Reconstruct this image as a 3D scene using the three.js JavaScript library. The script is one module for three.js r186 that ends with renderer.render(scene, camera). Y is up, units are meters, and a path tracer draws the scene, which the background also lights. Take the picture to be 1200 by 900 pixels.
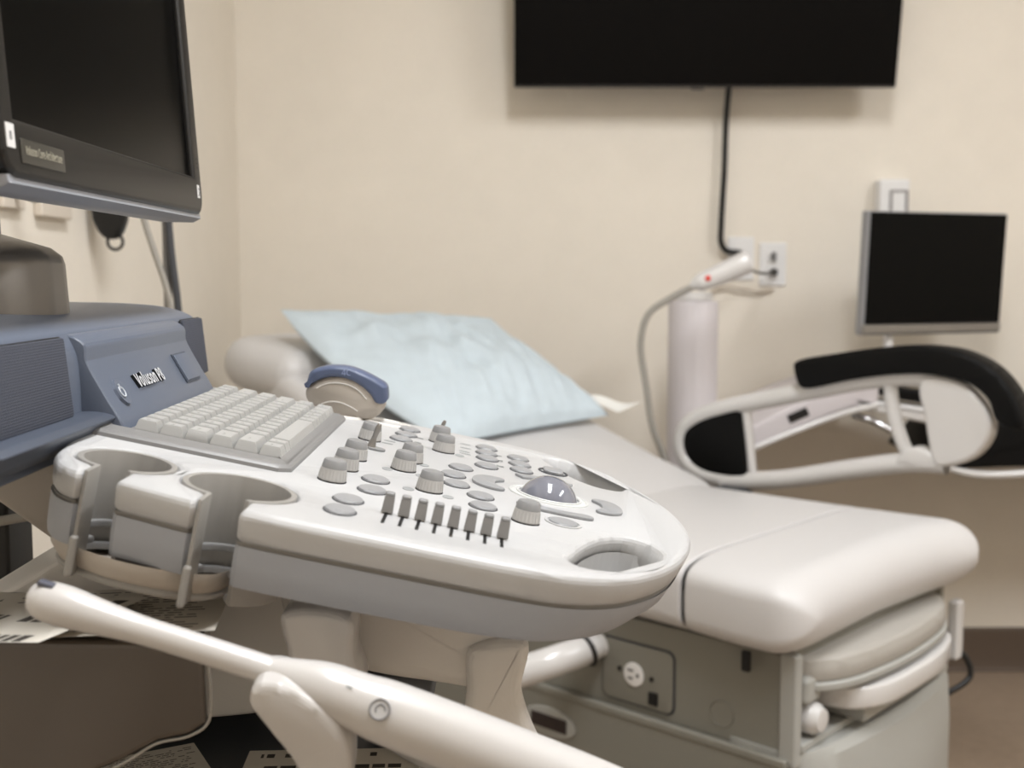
import * as THREE from 'three';
import { RoundedBoxGeometry } from 'three/addons/geometries/RoundedBoxGeometry.js';
import { mergeGeometries, mergeVertices, toCreasedNormals } from 'three/addons/utils/BufferGeometryUtils.js';
import { ImprovedNoise } from 'three/addons/math/ImprovedNoise.js';
import { FontLoader } from 'three/addons/loaders/FontLoader.js';
import { TextGeometry } from 'three/addons/geometries/TextGeometry.js';
import { RectAreaLightUniformsLib } from 'three/addons/lights/RectAreaLightUniformsLib.js';

// ------------------------------------------------------------------ camera, exposure, ceiling light
const scene = new THREE.Scene();
scene.background = new THREE.Color(0x000000);
const camera = new THREE.PerspectiveCamera(36.87, 4 / 3, 0.05, 30);
camera.position.set(0, 1.16, 0);
camera.rotation.set(-THREE.MathUtils.degToRad(5.416), 0, 0);
camera.focus = 0.9;
camera.userData.fStop = 6.5;
const renderer = new THREE.WebGLRenderer({ antialias: true });
renderer.toneMapping = THREE.LinearToneMapping;
renderer.toneMappingExposure = 1.17;
renderer.shadowMap.enabled = true;
RectAreaLightUniformsLib.init();
const LIGHT_COLOR = new THREE.Color().setRGB(0.985, 1.0, 1.025);
const CEILING = 3.0;
// recessed ceiling panels: [x, z, width along x, length along z]
const PANELS = [[0.38, -0.63, 0.36, 1.5], [2.3, -0.63, 0.36, 1.5]];
const PANEL_POWER = 24;

// ------------------------------------------------------------------ helpers
const V2 = (a) => a.map(([x, y]) => new THREE.Vector2(x, y));
const V3 = (a) => a.map(([x, y, z]) => new THREE.Vector3(x, y, z));
let seed = 7;
const rnd = () => { seed = (seed * 1664525 + 1013904223) % 4294967296; return seed / 4294967296; };
const used = {};
function numbered(n) { const k = used[n] = (used[n] ?? -1) + 1; return k ? `${n}_${String(k).padStart(3, '0')}` : n; }
function place(o, pos, rot) {
  if (pos) o.position.set(...pos);
  if (rot) { if (rot.isQuaternion) o.quaternion.copy(rot); else o.rotation.set(rot[0], rot[1], rot[2], rot[3] || 'XYZ'); }
  return o;
}
function mesh(name, geo, mat, parent, pos, rot) {
  const m = new THREE.Mesh(geo, mat); m.name = name; m.castShadow = m.receiveShadow = true;
  place(m, pos, rot); if (parent) parent.add(m); return m;
}
function tag(o, label, category, group) {
  o.userData.label = label; o.userData.category = category; if (group) o.userData.group = group;
  return o;
}
function thing(name, label, category, pos, rot, group) {
  const g = new THREE.Group(); g.name = numbered(name); place(g, pos, rot); scene.add(g); return tag(g, label, category, group);
}
function solo(name, geo, mat, label, category, pos, rot, group) { return tag(mesh(numbered(name), geo, mat, scene, pos, rot), label, category, group); }
function struct(name, geo, mat, pos, rot, label) {
  const m = mesh(name, geo, mat, scene, pos, rot); m.userData.kind = 'structure'; if (label) m.userData.label = label; return m;
}
const crease = (g, a = 0.6) => toCreasedNormals(g.index ? g.toNonIndexed() : g, a);
function clean(g) { g = g.index ? g.toNonIndexed() : g; for (const k of Object.keys(g.attributes)) if (!['position', 'normal', 'uv'].includes(k)) g.deleteAttribute(k); return g; }
const merge = (l) => mergeGeometries(l.map(clean));
const box = (x, y, z, r = 0.002, s = 2) => new RoundedBoxGeometry(x, y, z, s, Math.min(r, x / 2.01, y / 2.01, z / 2.01));
const at = (g, x, y, z) => { g.translate(x, y, z); return g; };
function spl(points, closed = true, n = 60, type = 'catmullrom') {
  const c = new THREE.CatmullRomCurve3(points.map(([x, y]) => new THREE.Vector3(x, y, 0)), closed, type, 0.5);
  const p = c.getPoints(n); if (closed) p.pop(); return p.map((q) => [q.x, q.y]);
}
// extruded outline: z from 0 to depth, bevel kept inside the outline
function ext(points, depth, b = 0.002, o = {}) {
  const s = points instanceof THREE.Shape ? points : new THREE.Shape(V2(points));
  for (const h of o.holes || []) s.holes.push(new THREE.Path(V2(h)));
  const bt = Math.min(b, depth / 2.01);
  const g = new THREE.ExtrudeGeometry(s, { depth: depth - 2 * bt, bevelEnabled: b > 0, bevelThickness: bt, bevelSize: b, bevelOffset: -b, bevelSegments: o.seg || 3, curveSegments: o.cs || 16, steps: 1 });
  g.translate(0, 0, bt);
  return crease(g, o.crease ?? 0.7);
}
// the same, lying flat: outline (x, v) with v = -z, top face at y = 0
function flat(points, depth, b, o) { const g = ext(points, depth, b, o); g.rotateX(-Math.PI / 2); g.translate(0, -depth, 0); return g; }
const circle = (cx, cy, r, n = 40, a0 = 0, a1 = Math.PI * 2, ry = r) => Array.from({ length: n + (a1 - a0 < 6.28 ? 1 : 0) }, (_, i) => { const a = a0 + (a1 - a0) * i / n; return [cx + r * Math.cos(a), cy + ry * Math.sin(a)]; });
function tube(points, r, seg = 48, radial = 12, closed = false) {
  return new THREE.TubeGeometry(new THREE.CatmullRomCurve3(V3(points), closed, 'centripetal'), seg, r, radial, closed);
}
const lathe = (pts, n = 40) => crease(new THREE.LatheGeometry(V2(pts), n), 0.7);
// swept tube whose radius varies: points [x, y, z, r] (r may be [ra, rb])
function sweep(points, seg = 60, radial = 20, capped = true) {
  const c = new THREE.CatmullRomCurve3(V3(points), false, 'centripetal'), rc = points.map((p) => p[3]);
  const fr = c.computeFrenetFrames(seg, false), pos = [], idx = [];
  const arc = points.map((_, i) => i / (points.length - 1));
  for (let i = 0; i <= seg; i++) {
    const t = i / seg, P = c.getPoint(t), f = t * (points.length - 1), k = Math.min(points.length - 2, Math.floor(f)), q = f - k;
    const r0 = rc[Math.max(0, k - 1)], r1 = rc[k], r2 = rc[k + 1], r3 = rc[Math.min(rc.length - 1, k + 2)], r = r1 + 0.5 * q * (r2 - r0 + q * (2 * r0 - 5 * r1 + 4 * r2 - r3 + q * (3 * (r1 - r2) + r3 - r0)));
    const T = c.getTangent(t); const up = new THREE.Vector3(0, 0, 1); const S = new THREE.Vector3().crossVectors(T, up).normalize(), U = new THREE.Vector3().crossVectors(S, T).normalize();
    for (let j = 0; j < radial; j++) { const a = j / radial * Math.PI * 2; pos.push(P.x + r * (Math.cos(a) * S.x + Math.sin(a) * U.x), P.y + r * (Math.cos(a) * S.y + Math.sin(a) * U.y), P.z + r * (Math.cos(a) * S.z + Math.sin(a) * U.z)); }
  }
  for (let i = 0; i < seg; i++) for (let j = 0; j < radial; j++) { const a = i * radial + j, b = i * radial + (j + 1) % radial; idx.push(a, b, a + radial, b, b + radial, a + radial); }
  if (capped) for (const [row, P] of [[0, c.getPoint(0)], [seg, c.getPoint(1)]]) { const n = pos.length / 3; pos.push(P.x, P.y, P.z); for (let j = 0; j < radial; j++) idx.push(n, row * radial + j, row * radial + (j + 1) % radial); }
  const g = new THREE.BufferGeometry(); g.setAttribute('position', new THREE.Float32BufferAttribute(pos, 3)); g.setIndex(idx);
  g.setAttribute('uv', new THREE.Float32BufferAttribute(new Float32Array(pos.length / 3 * 2), 2));
  g.computeVertexNormals(); return g;
}
// skin through closed rings of equal length (each ring: [[x,y,z]...]); caps at both ends
function skin(rings, capA = true, capB = true, cr = 0.7) {
  const n = rings[0].length, pos = [], idx = [];
  rings.forEach((r) => r.forEach((p) => pos.push(...p)));
  for (let i = 0; i < rings.length - 1; i++) for (let j = 0; j < n; j++) { const a = i * n + j, b = i * n + (j + 1) % n; idx.push(a, b, a + n, b, b + n, a + n); }
  const cap = (row, k) => { const q = rings[row]; const tri = THREE.ShapeUtils.triangulateShape(q.map((p) => new THREE.Vector2(p[k[0]], p[k[1]])), []); const o = pos.length / 3; q.forEach((p) => pos.push(...p)); tri.forEach((t) => idx.push(...t.map((i) => o + i))); };
  const k = typeof capA === 'object' ? capA : [0, 2];
  if (capA) cap(0, k); if (capB) cap(rings.length - 1, k);
  const g = new THREE.BufferGeometry(); g.setAttribute('position', new THREE.Float32BufferAttribute(pos, 3)); g.setIndex(idx);
  g.setAttribute('uv', new THREE.Float32BufferAttribute(new Float32Array(pos.length / 3 * 2), 2));
  if (cr < 0) { g.deleteAttribute('uv'); const m = mergeVertices(g, 1e-4); m.computeVertexNormals(); m.setAttribute('uv', new THREE.Float32BufferAttribute(new Float32Array(m.attributes.position.count * 2), 2)); return m; }
  g.computeVertexNormals(); return crease(g, cr);
}
function worldUV(g, s = 1) {   // uv in metres by dominant face direction
  g = g.index ? g.toNonIndexed() : g; const p = g.attributes.position, nn = g.attributes.normal, uv = new Float32Array(p.count * 2);
  for (let i = 0; i < p.count; i += 3) {
    let ax = 0, ay = 0, az = 0; for (let j = 0; j < 3; j++) { ax += Math.abs(nn.getX(i + j)); ay += Math.abs(nn.getY(i + j)); az += Math.abs(nn.getZ(i + j)); }
    for (let j = 0; j < 3; j++) { const x = p.getX(i + j), y = p.getY(i + j), z = p.getZ(i + j); const q = ay >= ax && ay >= az ? [x, z] : ax >= az ? [z, y] : [x, y]; uv[(i + j) * 2] = q[0] * s; uv[(i + j) * 2 + 1] = q[1] * s; }
  }
  g.setAttribute('uv', new THREE.BufferAttribute(uv, 2)); return g;
}
const noise = new ImprovedNoise();
function noiseTex(n, fn, srgb) {   // fn(x, y) -> [r, g, b] 0..1
  const d = new Uint8Array(n * n * 4);
  for (let y = 0; y < n; y++) for (let x = 0; x < n; x++) { const c = fn(x, y, n); for (let k = 0; k < 3; k++) d[(y * n + x) * 4 + k] = Math.max(0, Math.min(255, c[k] * 255)); d[(y * n + x) * 4 + 3] = 255; }
  const t = new THREE.DataTexture(d, n, n); t.wrapS = t.wrapT = THREE.RepeatWrapping; t.magFilter = THREE.LinearFilter; t.minFilter = THREE.LinearMipmapLinearFilter; t.generateMipmaps = true;
  if (srgb) t.colorSpace = THREE.SRGBColorSpace; t.needsUpdate = true; return t;
}
const hash = (x, y) => { const s = Math.sin(x * 127.1 + y * 311.7) * 43758.5453; return s - Math.floor(s); };
const per = (x, y, n, f, z) => { const u = x / n, v = y / n; const N = (a, b) => noise.noise(a * f, b * f, z); return N(u, v) * (1 - u) * (1 - v) + N(u - 1, v) * u * (1 - v) + N(u, v - 1) * (1 - u) * v + N(u - 1, v - 1) * u * v; };
const grainTex = noiseTex(256, (x, y, n) => { const g = 0.5 + 0.2 * per(x, y, n, 64, 1) + 0.2 * (hash(x, y) - 0.5) + 0.2 * per(x, y, n, 24, 3); return [g, g, g]; });
const orangeTex = noiseTex(256, (x, y, n) => { const g = 0.5 + 0.35 * per(x, y, n, 30, 5) + 0.2 * per(x, y, n, 70, 2); return [g, g, g]; });
const vinylTex = noiseTex(256, (x, y, n) => { const g = 0.55 + 0.5 * Math.abs(per(x, y, n, 40, 8)) - 0.25 * Math.abs(per(x, y, n, 90, 9)); return [g, g, g]; });
const meshTex = noiseTex(256, (x, y) => { const a = Math.sin((x + y) * Math.PI / 8), b = Math.sin((x - y) * Math.PI / 8); const g = 0.5 + 0.45 * a * b; return [g, g, g]; });
function rep(t, s) { const c = t.clone(); c.repeat.set(s, s); c.needsUpdate = true; return c; }
function canvasTex(w, h, draw) { const c = document.createElement('canvas'); c.width = w; c.height = h; const x = c.getContext('2d'); draw(x, w, h); const t = new THREE.CanvasTexture(c); t.colorSpace = THREE.SRGBColorSpace; t.anisotropy = 4; return t; }
function lin(r, g, b) { return new THREE.Color(`rgb(${r},${g},${b})`); }
const M = (c, rough = 0.5, o = {}) => new THREE.MeshPhysicalMaterial({ color: Array.isArray(c) ? lin(...c) : c, roughness: rough, ...o });

// ------------------------------------------------------------------ materials (sRGB colours of the things themselves)
const bumpy = { bumpMap: rep(grainTex, 20), bumpScale: 0.00015 };
const mat = {
  wallMap: noiseTex(256, (x, y, n) => { const g = 1 + 0.018 * per(x, y, n, 4, 3) + 0.012 * per(x, y, n, 14, 6) + 0.012 * (hash(x, y) - 0.5); return [0.918 * g, 0.888 * g, 0.838 * g]; }, true),
  floorMap: noiseTex(256, (x, y, n) => { const g = 1 + 0.05 * per(x, y, n, 6, 3) + 0.05 * per(x, y, n, 30, 6) + 0.05 * (hash(x, y) - 0.5); return [0.565 * g, 0.495 * g, 0.425 * g]; }, true),
};
const wallMat = M(0xffffff, 0.75, { map: mat.wallMap, bumpMap: rep(orangeTex, 8), bumpScale: 0.0004 });
const ceilMat = M([236, 234, 228], 0.9);
const floorMat = M(0xffffff, 0.5, { map: mat.floorMap });
const baseMat = M([94, 80, 68], 0.5);
const white = M([188, 188, 188], 0.38, { ...bumpy });
const whiteGloss = M([212, 210, 208], 0.22, { clearcoat: 0.4, clearcoatRoughness: 0.15 });
const cream = M([222, 218, 212], 0.42, { ...bumpy });
const grey = M([158, 161, 167], 0.45, { ...bumpy });
const liner = M([150, 147, 142], 0.4);
const tray = M([132, 131, 130], 0.42, { ...bumpy });
const keyMat = M([172, 171, 168], 0.5, { ...bumpy });
const buttonMat = M([150, 151, 153], 0.35);
const capMat = M([138, 138, 138], 0.42);
const sliderMat = M([136, 134, 132], 0.45);
const knobMat = M([192, 190, 187], 0.4);
const black = M([12, 12, 12], 0.45);
const blackPad = M([9, 9, 9], 0.55, { specularIntensity: 0.3, bumpMap: rep(vinylTex, 6), bumpScale: 0.0003 });
const blue = M([94, 102, 117], 0.4, { ...bumpy });
const blueDark = M([74, 81, 94], 0.45, { ...bumpy });
const probeBlue = M([86, 97, 124], 0.4);
const probeBody = M([176, 167, 156], 0.42);
const speakerMat = M([64, 68, 80], 0.7, { bumpMap: rep(meshTex, 18), bumpScale: 0.0005 });
const silver = M([150, 147, 143], 0.38, { metalness: 0.75 });
const postMat = M([122, 119, 116], 0.36, { metalness: 0.75 });
const chrome = M([200, 200, 202], 0.15, { metalness: 1 });
const ballMat = M([120, 122, 132], 0.12, { clearcoat: 0.8, clearcoatRoughness: 0.05 });
const screenMat = M([4, 4, 4], 0.28, { specularIntensity: 0.2 });
const bezelMat = M([22, 21, 20], 0.42);
const trimMat = M([150, 153, 160], 0.4);
const tvMat = M([7, 6, 6], 0.4, { specularIntensity: 0.2 });
const vinyl = M([206, 204, 203], 0.42, { bumpMap: rep(vinylTex, 10), bumpScale: 0.0002 });
const vinylGrey = M([170, 166, 159], 0.45, { bumpMap: rep(vinylTex, 10), bumpScale: 0.0002 });
const cabMat = M([132, 130, 121], 0.48);
const cabLight = M([168, 168, 163], 0.42);
const pillowMap = noiseTex(256, (x, y, n) => { const w = 0.02 * Math.sin(x * Math.PI / 2) * Math.sin(y * Math.PI / 2), g = 1 + w + 0.03 * per(x, y, n, 8, 2); return [0.785 * g, 0.835 * g, 0.865 * g]; }, true);
const pillowMat = M(0xffffff, 0.85, { map: pillowMap, sheen: 0.2 });
const linenMat = M([232, 231, 226], 0.85);
const columnMat = M([205, 199, 201], 0.45);
const plateMat = M([232, 231, 230], 0.4);
const hookMat = M([218, 208, 194], 0.5);
const smoky = M([74, 66, 58], 0.22, { clearcoat: 0.5, clearcoatRoughness: 0.2 });
const darkGrey = M([62, 64, 68], 0.5);
const cableGrey = M([150, 146, 138], 0.5);
const paper = M([214, 208, 196], 0.8);
const wandMat = M([196, 193, 190], 0.3, { clearcoat: 0.4, clearcoatRoughness: 0.15 });
const engrave = M([150, 152, 152], 0.6);

// ------------------------------------------------------------------ the room
const RX0 = -0.776, RX1 = 3.4, RZ0 = -3.3, RZ1 = 2.0, T = 0.12;
const wallBox = (x, y, z) => worldUV(new THREE.BoxGeometry(x, y, z), 1);
struct('floor', wallBox(RX1 - RX0 + 2 * T, T, RZ1 - RZ0 + 2 * T), floorMat, [(RX0 + RX1) / 2, -T / 2, (RZ0 + RZ1) / 2]);
{
  const cs = new THREE.Shape(V2([[RX0 - T, -RZ1 - T], [RX1 + T, -RZ1 - T], [RX1 + T, -RZ0 + T], [RX0 - T, -RZ0 + T]]));
  for (const [x, z, w, l] of PANELS) cs.holes.push(new THREE.Path(V2([[x - w / 2, -z - l / 2], [x - w / 2, -z + l / 2], [x + w / 2, -z + l / 2], [x + w / 2, -z - l / 2]])));
  const g = new THREE.ExtrudeGeometry(cs, { depth: T, bevelEnabled: false }); g.rotateX(-Math.PI / 2);
  struct('ceiling', g, ceilMat, [0, CEILING, 0]);
}
struct('wall_back', wallBox(RX1 - RX0 + 2 * T, CEILING, T), wallMat, [(RX0 + RX1) / 2, CEILING / 2, RZ0 - T / 2]);
struct('wall_front', wallBox(RX1 - RX0 + 2 * T, CEILING, T), wallMat, [(RX0 + RX1) / 2, CEILING / 2, RZ1 + T / 2]);
struct('wall_left', wallBox(T, CEILING, RZ1 - RZ0), wallMat, [RX0 - T / 2, CEILING / 2, (RZ0 + RZ1) / 2]);
struct('wall_right', wallBox(T, CEILING, RZ1 - RZ0), wallMat, [RX1 + T / 2, CEILING / 2, (RZ0 + RZ1) / 2]);
{
  const prof = spl([[0, 0], [0.016, 0], [0.010, 0.006], [0.006, 0.02], [0.005, 0.115], [0.003, 0.127], [0, 0.13]], false, 24);
  const run = (len) => { const g = ext(prof, len, 0); return g; };
  struct('baseboard_back', run(RX1 - RX0), baseMat, [RX0, 0, RZ0], [0, 0, 0]).geometry.rotateY(0);
  const b = scene.getObjectByName('baseboard_back'); b.rotation.set(0, -Math.PI / 2, 0); b.position.set(RX1, 0, RZ0); b.scale.x = 1;
  b.rotation.set(0, -Math.PI / 2, 0);
  struct('baseboard_left', run(RZ1 - RZ0), baseMat, [RX0, 0, RZ0]);
}
PANELS.forEach(([x, z, w, l], i) => {
  const side = x < 0.7 ? 'above the control panel' : 'towards the right wall';
  const t = thing('ceiling_light', `recessed white ceiling light ${side}`, 'ceiling light', [x, CEILING, z], null, 'recessed ceiling lights');
  mesh('housing', merge([at(new THREE.BoxGeometry(w, 0.004, l), 0, 0.08, 0), at(new THREE.BoxGeometry(0.004, 0.08, l), -w / 2 + 0.002, 0.04, 0), at(new THREE.BoxGeometry(0.004, 0.08, l), w / 2 - 0.002, 0.04, 0)]), ceilMat, t);
  mesh('diffuser', new THREE.BoxGeometry(w - 0.012, 0.006, l - 0.004), new THREE.MeshStandardMaterial({ color: 0xffffff, emissive: LIGHT_COLOR, emissiveIntensity: 6, roughness: 0.6 }), t, [0, 0.02, 0]);
  const L = new THREE.RectAreaLight(LIGHT_COLOR, PANEL_POWER, w - 0.02, l - 0.02);
  L.position.set(0, 0.014, 0); L.rotation.set(-Math.PI / 2, 0, 0); L.castShadow = true; t.add(L); L.name = 'panel_light';
});

// ------------------------------------------------------------------ ultrasound machine
const TAU = THREE.MathUtils.degToRad(11.9), YAW = THREE.MathUtils.degToRad(0.7215), PY = 1.0273;
const us = thing('ultrasound_machine', 'white and blue ultrasound machine with keyboard, control panel and black monitor', 'ultrasound machine', [-0.1659, 0, -0.8055], [0, YAW, 0]);
const pq = new THREE.Quaternion().setFromEuler(new THREE.Euler(0, 0, -TAU));
const onPanel = (u, v, n = 0) => new THREE.Vector3(u, n, -v).applyQuaternion(pq).add(new THREE.Vector3(0, PY, 0));
const pp = (name, geo, m, parent = us) => parent === us ? mesh(name, geo, m, us, [0, PY, 0], pq) : mesh(name, geo, m, parent);
const pAt = (name, geo, m, u, v, n = 0, turn = 0) => { const q = pq.clone().multiply(new THREE.Quaternion().setFromAxisAngle(new THREE.Vector3(0, 1, 0), turn)); const o = mesh(name, geo, m, us, null, q); o.position.copy(onPanel(u, v, n)); return o; };
const font = await new FontLoader().loadAsync('fonts/droid/droid_sans_bold.typeface.json');
const fontR = await new FontLoader().loadAsync('fonts/droid/droid_sans_regular.typeface.json');

const VC = 0.088;
const CUPS = [{ u: -0.079, v: -0.085, r: 0.031, a: -0.0905, b: -0.0685, e: -0.139 }, { u: -0.005, v: -0.094, r: 0.036, a: -0.0185, b: 0.0075, e: -0.155 }];
function keyhole(c, r, inset) {   // outline of the slot from the near edge, round the cup, back to the near edge
  const a0 = Math.atan2(-Math.sqrt(r * r - (c.a + inset - c.u) ** 2), c.a + inset - c.u), a1 = Math.atan2(-Math.sqrt(r * r - (c.b - inset - c.u) ** 2), c.b - inset - c.u);
  const pts = []; const n = 40; let s = a0, e = a1; if (e > s) e -= Math.PI * 2; // clockwise from left lip over the far side to the right lip
  for (let i = 0; i <= n; i++) { const t = s + (e - s) * i / n; pts.push([c.u + r * Math.cos(t), c.v + r * Math.sin(t)]); }
  return pts;
}
const nearV = (u) => u < 0.03 ? -0.155 + 0.022 * Math.max(0, (0.03 - u) / 0.13) ** 1.5 : -0.155;
const front = [[0.13, 0.243], [0.17, 0.242], [0.205, 0.236], [0.235, 0.217], [0.262, 0.182], [0.283, 0.14], [0.298, 0.095], [0.308, 0.048], [0.311, 0]];
const frontNear = spl([...front.map(([u, w]) => [u, VC - w]), ...front.slice(0, -1).reverse().map(([u, w]) => [u, VC + w])], false, 60, 'centripetal');
function panelOutline(lips = 0) {
  const p = [];
  p.push(...spl([[-0.127, 0.30], [-0.127, 0.1], [-0.127, -0.04], [-0.124, -0.075], [-0.118, -0.105], [-0.108, -0.125], [-0.100, -0.1325]], false, 18));
  for (const c of CUPS) {
    p.push([c.a - 0.003, nearV(c.a)], [c.a, nearV(c.a) + 0.003]); p.push(...keyhole(c, c.r, 0)); p.push([c.b, nearV(c.b) + 0.003], [c.b + 0.003, nearV(c.b)]);
  }
  p.push([0.03, -0.155], [0.08, -0.155]); p.push(...frontNear); p.push([0.05, 0.331], [-0.02, 0.331], [-0.075, 0.323], [-0.11, 0.312]);
  return p;
}
const nearHole = spl([[0.205, -0.108], [0.212, -0.078], [0.222, -0.048], [0.236, -0.02], [0.252, -0.006], [0.266, -0.010], [0.2735, -0.03], [0.269, -0.058], [0.259, -0.083], [0.244, -0.103], [0.227, -0.1165], [0.212, -0.1195]], true, 130, 'centripetal');
const farHole = nearHole.map(([u, v]) => [u, 2 * VC - v]).reverse();
const SEAM = 0.0215;
const draft = (g) => { const p = g.attributes.position; for (let i = 0; i < p.count; i++) { const k = 0.022 * Math.max(0, (-p.getY(i) - 0.0045) / 0.017); p.setZ(i, -(VC + (-p.getZ(i) - VC) * (1 - k))); if (p.getX(i) > 0.1) p.setX(i, 0.1 + (p.getX(i) - 0.1) * (1 - k)); } g.computeVertexNormals(); return toCreasedNormals(g, 0.7); };
const panel = pp('panel_top', worldUV(draft(flat(panelOutline(), SEAM, 0.0055, { holes: [nearHole, farHole], seg: 4 }))), white);
{ // grey lower shell, drawn in towards the operator's end
  const o = panelOutline(), ring = (n, k, inset) => o.map(([u, v]) => { const f = Math.max(0, (u - 0.05) / 0.26); return [u - (k + 0.004) * f * f, n, -(VC + (v - VC) * 0.983 * (1 - inset * (0.35 + f * f)))]; });
  const rings = [ring(-SEAM - 0.0007, 0.001, 0.006), ring(-SEAM - 0.012, 0.006, 0.02), ring(-SEAM - 0.024, 0.02, 0.055), ring(-SEAM - 0.0275, 0.032, 0.085)];
  pp('lower_shell', worldUV(skin(rings, false, true, 0.5)), grey);
  // dark seam between the shells, set back
  const sm = (n) => o.map(([u, v]) => [u - 0.006 * Math.max(0, (u - 0.05) / 0.26), n, -(VC + (v - VC) * 0.971)]);
  pp('seam', skin([sm(-SEAM + 0.001), sm(-SEAM - 0.002)], false, false), liner);
  // grip wells: white walls going down to a grey floor
  for (const hole of [nearHole, farHole]) {
    const cv = hole === nearHole ? -0.055 : 0.231, w = (n, k) => hole.map(([u, v]) => [0.241 + (u - 0.241) * k, n, -(cv + (v - cv) * k)]);
    const well = pp('grip_well', skin([w(-0.012, 1.0), w(-0.022, 0.985), w(-0.0325, 0.95)], false, false, 0.9), white);
    pp('well_floor', skin([w(-0.0318, 0.96), w(-0.0328, 0.96)], true, true, 0.5), liner, well);
  }
}
for (const c of CUPS) { // grey cup liners with lips along the slot, inner ledge and a small bumper
  const inner = keyhole(c, c.r - 0.0045, 0.003).reverse(), outer = keyhole(c, c.r - 0.0003, -0.0002);
  const ringShape = [[c.a + 0.0003, nearV(c.a) + 0.004], ...outer, ...inner, [c.a + 0.003, nearV(c.a) + 0.002]];
  const g = flat(ringShape, 0.066, 0.001, { seg: 2 }); g.translate(0, -0.0004, 0);
  const cup = pp('cup_holder', g, liner);
  const band = (n) => { const h = flat([...keyhole(c, c.r - 0.004, 0.0025), ...keyhole(c, c.r - 0.009, 0.0055).reverse()], 0.005, 0.0015, { seg: 2 }); h.translate(0, n, 0); return h; };
  pp('ledge', merge([band(-0.046), band(-0.061)]), tray, cup);
  pp('bumper', at(box(0.0048, 0.026, 0.006, 0.0023, 3), c.a + 0.0016, -0.053, -nearV(c.a) - 0.003), liner, cup);
}
{ // drip tray under the cups
  const o = spl([[-0.118, -0.06], [-0.112, -0.11], [-0.07, -0.137], [-0.025, -0.138], [0.0, -0.12], [0.008, -0.06], [-0.005, 0.0], [-0.09, 0.0]], true, 48);
  const r = (n, s) => o.map(([u, v]) => [-0.035 + (u + 0.035) * s, n, -(-0.07 + (v + 0.07) * s)]);
  pp('drip_tray', skin([r(-0.049, 0.96), r(-0.055, 0.965), r(-0.063, 0.90), r(-0.070, 0.78)], false, true, 0.8), probeBody);
  const rim = o.map(([u, v]) => [-0.035 + (u + 0.035) * 0.88, -0.0645, -(-0.07 + (v + 0.07) * 0.88)]);
  pp('tray_rim', tube(rim, 0.003, 60, 8, true), liner);
}
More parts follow.
